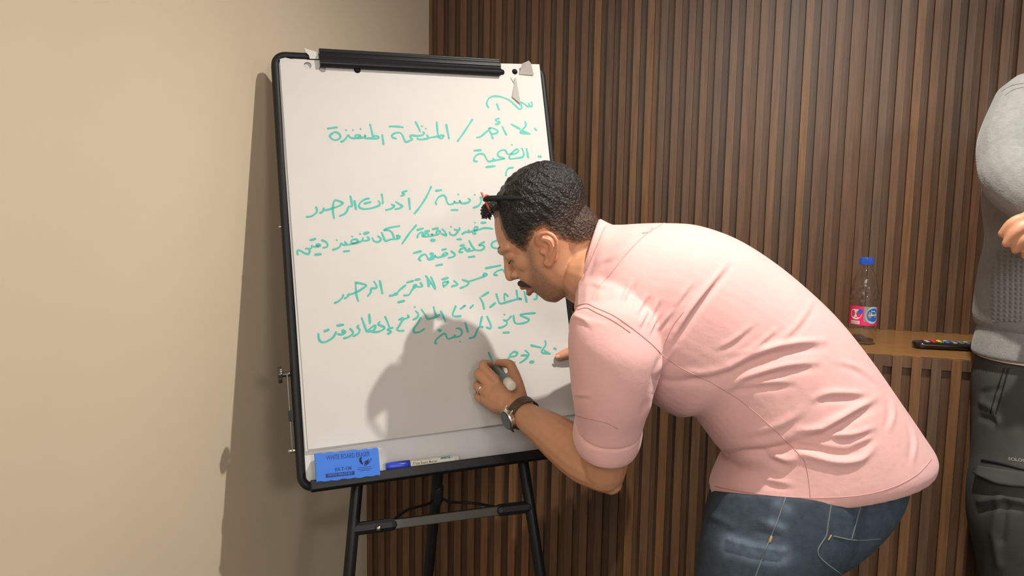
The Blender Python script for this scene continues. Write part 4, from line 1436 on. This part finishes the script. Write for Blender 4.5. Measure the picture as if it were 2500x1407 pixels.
def ring_tube(rows, th_=0.0022):
    R = limb_rings(rows, 4, 48, 2.1)
    c_ = [r_.mean(0) for r_ in R]
    I = [c + (r_ - c) * (1 - th_ / 0.06) for c, r_ in zip(c_, R)]
    return loft(R + I[::-1] + [R[0]], cap=False)


MB().add(*ring_tube([((1407, 1030), (1566, 1022), 1.318, 0.0735), ((1401, 1046), (1567, 1040), 1.325, 0.0765), ((1399, 1072), (1563, 1068), 1.332, 0.0765), ((1405, 1086), (1553, 1086), 1.337, 0.073)])).build('cuff', M['shirt'], man_shirt, smooth=True)
tree = BVHTree.FromPolygons([tuple(c) for c in coords(sm)], [tuple(p.vertices) for p in sm.polygons])


def drape(tr, poly, step=6):
    c = catmull(np.array(poly, float), 6)
    L = np.concatenate([[0], np.cumsum(np.linalg.norm(np.diff(c, axis=0), axis=1))])
    out = []
    for s_ in np.arange(0, L[-1] + 0.1, step):
        x, y = np.interp(s_, L, c[:, 0]), np.interp(s_, L, c[:, 1])
        r = FWD + RGT * ((x - 1250.0) / FPX) + UPV * ((703.5 - y) / FPX)
        h_ = tr.ray_cast(Vector(CAM), Vector(unit(r)))
        if h_[0] is not None:
            out.append(np.array(h_[0]) + np.array(h_[1]) * 0.0002)
    return out


def stitch(tr, polys, r, name, material, parent):
    mb_ = MB()
    for poly in polys:
        p_ = drape(tr, poly)
        if len(p_) > 2:
            mb_.add(*tube(p_, r, m=6, sub=1))
    if mb_.v:
        mb_.build(name, material, parent, smooth=True)


stitch(tree, [[(1392, 752), (1430, 742), (1455, 752), (1500, 772), (1545, 803), (1590, 840), (1617, 868)], [(1394, 763), (1430, 752), (1455, 763), (1498, 784), (1540, 813)]], 0.0009, 'armhole_seam', M['shirt_seam'], man_shirt)
stitch(tree, [[(1622, 545), (1575, 575), (1530, 620), (1490, 670), (1458, 705), (1445, 735)]], 0.0009, 'yoke_seam', M['shirt_seam'], man_shirt)
stitch(tree, [[(1617, 868), (1660, 897), (1710, 922), (1737, 935), (1810, 980), (1880, 1040), (1940, 1098), (1965, 1130), (1975, 1180), (1978, 1218)]], 0.0008, 'side_seam', M['shirt_seam'], man_shirt)
stitch(tree, [[(1612, 866), (1640, 800), (1670, 760)]], 0.0009, 'back_pleat_seam', M['shirt_seam'], man_shirt)
stitch(tree, [[(1745, 1188), (1800, 1199), (1900, 1212), (2000, 1216), (2100, 1210), (2180, 1190), (2240, 1158), (2275, 1120)]], 0.0008, 'hem_stitching', M['shirt_seam'], man_shirt)
stitch(tree, [[(1399, 1012), (1420, 1018), (1445, 1024), (1480, 1032), (1510, 1048)]], 0.0010, 'sleeve_fold', M['shirt_seam'], man_shirt)
stitch(tree, [[(1593, 556), (1588, 566), (1570, 570)]], 0.0016, 'locker_loop', M['shirt_seam'], man_shirt)

# ---- jeans
hip_rows = [((2190, 1085), (1800, 1110), 1.45, 0.155), ((2205, 1140), (1756, 1160), 1.45, 0.168), ((2192, 1200), (1738, 1205), 1.45, 0.174), ((2152, 1255), (1722, 1265), 1.45, 0.176), ((2100, 1300), (1714, 1320), 1.45, 0.170), ((2050, 1335), (1720, 1370), 1.45, 0.15)]
jp = [loft(rings_from(hip_rows, e=2.4))]


def leg_part(rows):
    return loft(limb_rings(rows, 5, 44, 2.15))


near_leg = [((1740, 1200), (2130, 1220), 1.36, 0.10), ((1716, 1300), (2085, 1320), 1.345, 0.105), ((1702, 1400), (2030, 1405), 1.34, 0.105), ((1692, 1520), (1990, 1540), 1.33, 0.098), ((1700, 1680), (1950, 1680), 1.33, 0.082), ((1760, 1850), (1960, 1850), 1.36, 0.072), ((1830, 2050), (1985, 2050), 1.38, 0.062),
            ((1850, 2130), (1990, 2130), 1.385, 0.062)]
far_leg = [((1740, 1230), (2120, 1230), 1.545, 0.09), ((1722, 1320), (2060, 1330), 1.555, 0.095), ((1712, 1400), (2000, 1405), 1.56, 0.095), ((1705, 1500), (1950, 1520), 1.56, 0.088), ((1720, 1620), (1930, 1620), 1.56, 0.078), ((1770, 1760), (1935, 1760), 1.585, 0.068), ((1810, 1880), (1945, 1880), 1.60, 0.06)]
jp += [leg_part(near_leg), leg_part(far_leg)]
jm = fuse(jp, 0.0048, 6)
co = coords(jm)
pj = project(co)[:, :2]
dd, tt_ = seg_dist(pj, [(1775, 1325), (1830, 1345), (1910, 1358)])
w1 = np.exp(-(dd / 22) ** 2)
dd, _ = seg_dist(pj, [(1885, 1280), (1905, 1290)])
w2 = np.exp(-(dd / 14) ** 2)
dd, _ = seg_dist(pj, [(1900, 1230), (1925, 1245)])
w3 = np.exp(-(dd / 12) ** 2)
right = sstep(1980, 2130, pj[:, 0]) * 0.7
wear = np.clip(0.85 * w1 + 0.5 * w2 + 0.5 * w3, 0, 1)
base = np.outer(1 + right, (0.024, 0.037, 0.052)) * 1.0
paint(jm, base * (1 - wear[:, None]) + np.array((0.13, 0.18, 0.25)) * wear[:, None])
no = normals(jm)
dsp = np.zeros(len(co))
for poly, w_, h_ in (([(1780, 1318), (1840, 1335), (1915, 1345)], 9, 4), ([(1770, 1345), (1830, 1362), (1900, 1372)], 8, -3), ([(1860, 1275), (1910, 1290)], 8, 3), ([(1850, 1300), (1900, 1310)], 7, -3), ([(1740, 1260), (1790, 1285)], 9, 3), ([(2060, 1250), (2150, 1290)], 12, 1.5)):
    d_, t_ = seg_dist(pj, poly)
    vis_ = np.einsum('ij,ij->i', no, CAM - co) > 0
    dsp += h_ / 1000 * np.exp(-(d_ / w_) ** 2) * vis_
set_coords(jm, co + no * dsp[:, None])
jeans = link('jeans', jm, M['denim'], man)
jt = BVHTree.FromPolygons([tuple(c) for c in coords(jm)], [tuple(p.vertices) for p in jm.polygons])
stitch(jt, [[(1918, 1215), (1895, 1280), (1870, 1340), (1840, 1420)]], 0.0013, 'outer_seam', M['denim_seam'], jeans)
stitch(jt, [[(2032, 1215), (2021, 1283), (2017, 1309), (1998, 1356), (2067, 1412)], [(2036, 1310), (2090, 1320), (2150, 1316)], [(2108, 1212), (2092, 1270), (2079, 1318)]], 0.0013, 'pocket_seam', M['denim_seam'], jeans)
stitch(jt, [[(1883, 1312), (1878, 1326)]], 0.0025, 'bar_tack', M['thread'], jeans)
stitch(jt, [[(2029, 1308), (2021, 1322)]], 0.0015, 'bar_tack', M['thread'], jeans)


def shoe(heel, toe_dir, name, parent, L=0.28):
    s_ = np.cross((0, 0, 1), toe_dir)
    R = []
    for t, w, h_ in ((0, 0.022, 0.045), (0.02, 0.034, 0.085), (0.07, 0.037, 0.095), (0.12, 0.038, 0.075), (0.18, 0.046, 0.055), (0.24, 0.042, 0.042), (0.272, 0.028, 0.032), (L, 0.012, 0.022)):
        c = heel + toe_dir * t + np.array([0, 0, h_ / 2])
        R.append(ring(c, s_ * w, np.array([0, 0, h_ / 2]), 28, 2.8))
    MB().add(*loft(R)).build(name, M['shoe'], parent, smooth=True)


tdir = unit(-rth * 0.95 + fwh * 0.3)
for row in (near_leg[-1], far_leg[-1]):
    c = (at(*row[0], row[2]) + at(*row[1], row[2])) / 2
    shoe(np.array([c[0], c[1], 0.0]) - tdir * 0.07, tdir, 'shoe', man)

# ---- things he wears or holds
gl = empty('glasses', HEAD.p(0.2257, -0.0134))
tag(gl, "red rimmed glasses pushed up on the writing man's hair", 'glasses')


def gp(l, a, b):
    return HEAD.p(a, b, l)


for l in (1, -1):
    loop = []
    for t in np.linspace(0, 2 * math.pi, 29)[:-1]:
        x = np.sign(math.cos(t)) * abs(math.cos(t)) ** 0.75 * 0.026
        y = np.sign(math.sin(t)) * abs(math.sin(t)) ** 0.75 * 0.0185
        loop.append(gp(l * 0.035 + x, 0.2270 + y, -0.0055 - 0.0035 * y / 0.0185 + (-0.10) * abs(l * 0.035 + x) ** 1))
    loop.append(loop[0])
    rimo = MB().add(*tube(loop, 0.0019, m=8, sub=2, caps=False)).build('rim', M['red_frame'], gl, smooth=True)
    ctr = np.mean(loop[:-1], 0)
    MB().add([ctr] + loop[:-1], [(0, i, i % 28 + 1) for i in range(1, 29)]).build('lens', M['lens'], rimo, smooth=True)
    MB().add(*tube([gp(l * 0.060, 0.229, -0.012), gp(l * 0.066, 0.225, -0.020), gp(l * 0.0715, 0.208, -0.045), gp(l * 0.0785, 0.182, -0.078), gp(l * 0.080, 0.160, -0.100)], [0.0040, 0.0058, 0.0050, 0.0036, 0.0024], m=10, flat=(HL, 0.5))).build('temple', M['black_plastic'], gl, smooth=True)
MB().add(*tube([gp(0.010, 0.231, -0.009), gp(0, 0.234, -0.007), gp(-0.010, 0.231, -0.009)], 0.0017, m=8)).build('bridge', M['red_frame'], gl, smooth=True)

wc = at(1277, 1009, 1.538)
wax = unit(at(1262, 992, 1.552) - at(1298, 1026, 1.51))
wt = empty('wristwatch', wc)
tag(wt, "round black watch on brown strap on the writing man's wrist", 'watch')
wn = -0.42 * RGT - 0.50 * UPV - 0.86 * FWD
wn = unit(wn - wax * (wn @ wax))
ws = np.cross(wax, wn)
st_r = []
RO, HWD = 0.0345, 0.0105
for x_, r_ in ((-HWD, RO - 0.002), (-HWD, RO), (HWD, RO), (HWD, RO - 0.002)):
    st_r.append([wc + wax * x_ + (wn * math.cos(t) + ws * math.sin(t)) * r_ for t in np.linspace(0, 2 * math.pi, 60, endpoint=False)])
MB().add(*loft(st_r + [st_r[0]], cap=False)).build('strap', M['leather'], wt, smooth=False)
dc = wc + wn * (RO - 0.002)
case = MB().add(*loft([ring(dc + wn * z, wax * r, ws * r, 48, 2) for z, r in ((-0.003, 0.020), (0, 0.0225), (0.007, 0.0225), (0.0095, 0.0212), (0.0095, 0.0185))])).build('case', M['silver'], wt, smooth=False)
MB().add(*loft([ring(dc + wn * z, wax * r, ws * r, 48, 2) for z, r in ((0.006, 0.0205), (0.0102, 0.0203), (0.0108, 0.0192))])).build('dial', M['watch_glass'], wt, smooth=False)
for sx in (1, -1):
    for sy in (1, -1):
        MB().add(*tube([dc + wax * sx * 0.010 + ws * sy * 0.019 + wn * 0.004, dc + wax * sx * 0.0105 + ws * sy * 0.027 - wn * 0.001], [0.0025, 0.0018], m=8, sub=1)).build('lug', M['silver'], wt, smooth=True)
MB().add(*tube([dc + wax * 0.021 + wn * 0.004, dc + wax * 0.0255 + wn * 0.004], 0.003, m=12, sub=1)).build('crown', M['silver'], wt, smooth=True)

rp0, rp1 = at(*FING[2][0][0]), at(*FING[2][0][1])
rc_ = rp0 * 0.18 + rp1 * 0.82
ra_ = unit(rp1 - rp0)
u1 = unit(np.cross(ra_, UPV))
u2 = np.cross(ra_, u1)
rg = [[rc_ + ra_ * x_ + (u1 * math.cos(t) + u2 * math.sin(t)) * r_ for t in np.linspace(0, 2 * math.pi, 40, endpoint=False)] for x_, r_ in ((-0.002, 0.0100), (-0.002, 0.0118), (0.002, 0.0118), (0.002, 0.0100))]
rng = MB().add(*loft(rg + [rg[0]], cap=False)).build('ring', M['silver'], None, smooth=True)
tag(rng, "plain silver ring on the writing man's left hand", 'ring')

pt, pe = on_plane(1204, 893, P0 + EN * 0.0095, EN), at(1250, 944, 1.518)
pen = empty('writing_marker', (pt + pe) / 2)
tag(pen, "grey whiteboard marker with white end held in the writing man's hand", 'marker')
pd = unit(pe - pt)
PL = np.linalg.norm(pe - pt)
pu = unit(np.cross(pd, UPV))
pv = np.cross(pd, pu)
pr_ = lambda s_, r: ring(pt + pd * s_, pu * r, pv * r, 28, 2)
MB().add(*loft([pr_(s_, r) for s_, r in ((0.0, 0.0015), (0.004, 0.0025), (0.007, 0.0026))])).build('tip', M['ink'], pen, smooth=True)
MB().add(*loft([pr_(s_, r) for s_, r in ((0.006, 0.0035), (0.012, 0.0050), (0.018, 0.0072), (0.024, 0.0085), (PL - 0.032, 0.0092), (PL - 0.031, 0.0088))])).build('barrel', M['marker_grey'], pen, smooth=True)
MB().add(*loft([pr_(s_, r) for s_, r in ((PL - 0.034, 0.0088), (PL - 0.033, 0.0100), (PL - 0.004, 0.0104), (PL - 0.001, 0.0095), (PL, 0.006))])).build('end_cap', M['marker_white'], pen, smooth=True)

# ------------------------------------------------------------------ the person standing at the right
F2 = unit(-rth * 0.45 - fwh * 0.89)         # where this person faces
L2 = unit(np.cross((0, 0, 1), F2))          # own left
SIDE = rth


def wide(rows, sub=5, m=48, e=2.3, dep=fwh):
    K = []
    for (lx, ly), (rx_, ry_), d, w in rows:
        L, R = at(lx, ly, d), at(rx_, ry_, d)
        K.append(np.concatenate([(L + R) / 2, (R - L) / 2, [w]]))
    K = catmull(np.array(K), sub)
    return [ring(k[:3], k[3:6], dep * k[6], m, e) for k in K]


sw_rows = [((2565, 170), (2690, 170), 1.60, 0.070), ((2500, 205), (2760, 205), 1.60, 0.095), ((2452, 270), (2806, 265), 1.60, 0.115), ((2432, 380), (2818, 380), 1.60, 0.122), ((2418, 480), (2820, 480), 1.60, 0.122),
           ((2428, 580), (2815, 580), 1.59, 0.124), ((2414, 660), (2815, 660), 1.59, 0.130), ((2402, 740), (2815, 740), 1.59, 0.132), ((2400, 785), (2812, 785), 1.59, 0.130), ((2412, 806), (2805, 806), 1.59, 0.116)]
sw = [loft(wide(sw_rows))]
arm_a = [at(2520, 262, 1.545), at(2474, 340, 1.515), at(2468, 400, 1.49), at(2482, 440, 1.46), at(2540, 490, 1.425), at(2640, 540, 1.41), at(2700, 545, 1.40)]
sw.append(tube(arm_a, [0.075, 0.064, 0.060, 0.059, 0.055, 0.050, 0.044]))
arm_b = [at(2760, 262, 1.57), at(2800, 400, 1.52), at(2790, 500, 1.46), at(2700, 560, 1.43), at(2620, 560, 1.43)]
sw.append(tube(arm_b, [0.076, 0.064, 0.060, 0.052, 0.044]))
swm = fuse(sw, 0.0045, 6)
b2 = []
h2 = Head(at(2668, 108, 1.585), unit((0.0, 0, 1.0) + F2 * 0.12), unit(F2 - np.array([0, 0, 0.12])), unit(np.cross((0, 0, 1), F2)))
b2 += h2.parts()
b2.append(tube([h2.p(0.07, -0.075), h2.p(0.0, -0.08), at(2640, 205, 1.61)], [0.054, 0.055, 0.062]))
b2.append(loft(wide([((2570, 235), (2690, 235), 1.6, 0.055), ((2510, 330), (2740, 330), 1.6, 0.08), ((2490, 600), (2760, 600), 1.6, 0.09), ((2470, 1000), (2770, 1000), 1.6, 0.09)])))
b2.append(tube(arm_a, [0.050, 0.044, 0.040, 0.040, 0.037, 0.033, 0.028]))
b2.append(tube([arm_a[-1], at(2740, 545, 1.395)], [0.028, 0.026]))
b2.append(tube(arm_b + [at(2590, 564, 1.425)], [0.05, 0.044, 0.040, 0.036, 0.029, 0.027]))
b2.append(tube([at(2600, 562, 1.42), at(2550, 555, 1.41), at(2520, 553, 1.405)], [0.028, 0.038, 0.033], flat=(FWD, 0.55)))
for pts, rad in (([(2540, 528, 1.405), (2500, 533, 1.395), (2470, 545, 1.40), (2447, 571, 1.415)], [0.0115, 0.0108, 0.0098, 0.0082]), ([(2545, 548, 1.40), (2508, 550, 1.388), (2481, 566, 1.392), (2457, 595, 1.408)], [0.0120, 0.0112, 0.0100, 0.0084]),
                 ([(2550, 568, 1.40), (2520, 570, 1.388), (2497, 586, 1.390), (2479, 611, 1.405)], [0.0118, 0.0108, 0.0098, 0.0084]), ([(2556, 588, 1.405), (2535, 592, 1.392), (2515, 604, 1.392), (2503, 624, 1.405)], [0.0108, 0.0098, 0.0090, 0.0078]),
                 ([(2575, 545, 1.42), (2548, 518, 1.41), (2525, 508, 1.415)], [0.015, 0.012, 0.009])):
    b2.append(tube([at(*q) for q in pts], rad, m=14))
for k in range(4):
    b2.append(tube([at(2730, 545, 1.395), at(2765, 528 + k * 14, 1.40), at(2790, 540 + k * 16, 1.44)], [0.012, 0.011, 0.009], m=12))
bm2 = fuse(b2, 0.0028, 4)
skin_tint(bm2, h2, False)
p2 = link('person', bm2, M['skin'])
tag(p2, 'person in grey knit sweater standing with folded arms by the ledge', 'person')
sweater = link('sweater', swm, M['knit'], p2)
HL2 = [(0.20, 0.03), (0.185, 0.0), (0.15, -0.02), (0.10, -0.035), (0.10, -0.05), (0.13, -0.08), (0.06, -0.10), (0.05, -0.22), (0.28, -0.22), (0.28, 0.05)]
link('hair', hair_shell(bm2, h2, HL2, 0.008, 5), M['hair'], p2)
# knitted front panel, hem band
st2 = BVHTree.FromPolygons([tuple(c) for c in coords(swm)], [tuple(p.vertices) for p in swm.polygons])
rows_ = []
yy = np.linspace(592, 786, 26)
for y in yy:
    xl = np.interp(y, [592, 660, 720, 786], [2444, 2424, 2418, 2424])
    row = []
    for x in np.linspace(xl, 2806, 44):
        r = FWD + RGT * ((x - 1250.0) / FPX) + UPV * ((703.5 - y) / FPX)
        h_ = st2.ray_cast(Vector(CAM), Vector(unit(r)))
        row.append(h_)
    rows_.append(row)
v, f, idx = [], [], {}
for i, row in enumerate(rows_):
    for j, h_ in enumerate(row):
        if h_[0] is not None:
            idx[(i, j)] = len(v)
            v.append(np.array(h_[0]) + np.array(h_[1]) * 0.0015)
for i in range(len(rows_) - 1):
    for j in range(43):
        q = [(i, j), (i, j + 1), (i + 1, j + 1), (i + 1, j)]
        if all(k in idx for k in q):
            t = [idx[k] for k in q]
            if max(np.linalg.norm(v[a] - v[b]) for a in t for b in t) < 0.05:
                f.append(t)
MB().add(v, f).build('waffle_panel', M['waffle'], sweater, smooth=True)


def ribbed(rows, n=150, amp=0.0016):
    R = wide(rows, 4, n * 2, 2.3)
    out = []
    for r_ in R:
        c = r_.mean(0)
        k = np.array([1, 0] * n)
        dirs = (r_ - c) / np.linalg.norm(r_ - c, axis=1)[:, None]
        out.append(r_ - dirs * (k * amp)[:, None])
    return loft(out)


MB().add(*ribbed([((2412, 792), (2812, 790), 1.59, 0.116), ((2404, 812), (2814, 812), 1.59, 0.119), ((2398, 836), (2814, 836), 1.59, 0.121), ((2393, 862), (2812, 866), 1.59, 0.122), ((2396, 870), (2810, 874), 1.59, 0.118)])).build('hem_band', M['knit'], sweater, smooth=True)
MB().add(*loft(wide([((2402, 850), (2806, 860), 1.59, 0.113), ((2404, 872), (2806, 884), 1.59, 0.117), ((2407, 876), (2802, 888), 1.59, 0.112)]))).build('undershirt', M['cream'], p2, smooth=True)
stitch(st2, [[(2448, 222), (2470, 209), (2500, 203)], [(2455, 232), (2475, 219), (2500, 212)]], 0.0012, 'shoulder_seam', M['knit'], sweater)
# cargo trousers
tr = [loft(wide([((2402, 872), (2805, 872), 1.60, 0.115), ((2394, 930), (2808, 930), 1.60, 0.124), ((2396, 1010), (2812, 1010), 1.60, 0.128), ((2396, 1080), (2812, 1080), 1.60, 0.124), ((2398, 1130), (2806, 1130), 1.60, 0.11)]))]
tr.append(leg_part([((2394, 1000), (2610, 1000), 1.60, 0.10), ((2394, 1100), (2612, 1100), 1.59, 0.105), ((2384, 1180), (2608, 1180), 1.58, 0.106), ((2382, 1270), (2600, 1270), 1.58, 0.103), ((2402, 1370), (2592, 1370), 1.58, 0.095), ((2415, 1500), (2580, 1500), 1.59, 0.08), ((2430, 1700), (2580, 1700), 1.60, 0.075), ((2440, 1850), (2575, 1850), 1.60, 0.065)]))
tr.append(leg_part([((2610, 1000), (2810, 1000), 1.62, 0.10), ((2612, 1100), (2812, 1100), 1.62, 0.105), ((2616, 1270), (2806, 1270), 1.62, 0.10), ((2620, 1500), (2790, 1500), 1.63, 0.08), ((2630, 1700), (2780, 1700), 1.64, 0.075), ((2635, 1830), (2770, 1830), 1.64, 0.065)]))
tm = fuse(tr, 0.005, 5)
co, no = coords(tm), normals(tm)
pj = project(co)[:, :2]
dsp = np.zeros(len(co))
for poly, w_, h_ in (([(2400, 985), (2430, 1000), (2440, 1030)], 10, 5), ([(2395, 1020), (2425, 1030)], 8, -4), ([(2400, 960), (2440, 950)], 8, -3), ([(2440, 1220), (2425, 1300), (2440, 1380)], 10, 5), ([(2455, 1230), (2445, 1320)], 9, -4), ([(2395, 1225), (2450, 1215), (2500, 1225)], 9, 6), ([(2395, 1245), (2450, 1236), (2500, 1245)], 8, -4)):
    d_, _ = seg_dist(pj, poly)
    dsp += h_ / 1000 * np.exp(-(d_ / w_) ** 2) * (np.einsum('ij,ij->i', no, CAM - co) > 0)
set_coords(tm, co + no * dsp[:, None])
trous = link('cargo_trousers', tm, M['cargo'], p2)
tt2 = BVHTree.FromPolygons([tuple(c) for c in coords(tm)], [tuple(p.vertices) for p in tm.polygons])


def on_trousers(x, y, off):
    r = FWD + RGT * ((x - 1250.0) / FPX) + UPV * ((703.5 - y) / FPX)
    h_ = tt2.ray_cast(Vector(CAM), Vector(unit(r)))
    return None if h_[0] is None else np.array(h_[0]) + np.array(h_[1]) * off


stitch(tt2, [[(2398, 1124), (2440, 1132), (2500, 1146), (2560, 1155)]], 0.003, 'pocket_zip', M['black_plastic'], trous)
stitch(tt2, [[(2452, 900), (2432, 960), (2418, 1010)], [(2462, 900), (2446, 960), (2430, 1015)]], 0.0015, 'seam', M['black_plastic'], trous)
gv, gf, gi = [], [], {}
for i, t in enumerate(np.linspace(0, 1, 7)):
    for j, x in enumerate(np.linspace(2390, 2560, 16)):
        ytop = 1140 + (x - 2390) * 0.14
        ybot = ytop + (36 if x > 2440 else 20 + (x - 2390) * 0.32) * (1 if x < 2475 else 1 - (x - 2475) / 400)
        q = on_trousers(x, ytop + (ybot - ytop) * t, 0.004 + 0.008 * t)
        if q is not None:
            gi[(i, j)] = len(gv)
            gv.append(q)
for i in range(6):
    for j in range(15):
        q = [(i, j), (i, j + 1), (i + 1, j + 1), (i + 1, j)]
        if all(k in gi for k in q):
            gf.append([gi[k] for k in q])
flap = MB().add(gv, gf).build('pocket_flap', M['cargo'], trous, smooth=True)
sol = flap.modifiers.new('thick', 'SOLIDIFY')
sol.thickness = 0.004
v, f = text_geo('SOLOGNAC', 10.5, 1.25, 'LEFT', 0.25)
pts = []
for p_ in v:
    q = on_trousers(2462 + p_[0] * 1.0, 1121 + p_[0] * 0.12 - p_[1] * 1.0, 0.0012)
    pts.append(q if q is not None else at(2462 + p_[0], 1121, 1.48))
MB().add(pts, f).build('printed_name', M['print_grey'], trous)
for row in (((2440, 1850), (2575, 1850), 1.60), ((2635, 1830), (2770, 1830), 1.64)):
    c = (at(*row[0], row[2]) + at(*row[1], row[2])) / 2
    shoe(np.array([c[0], c[1], 0.0]) - F2 * 0.07, F2, 'shoe', p2)
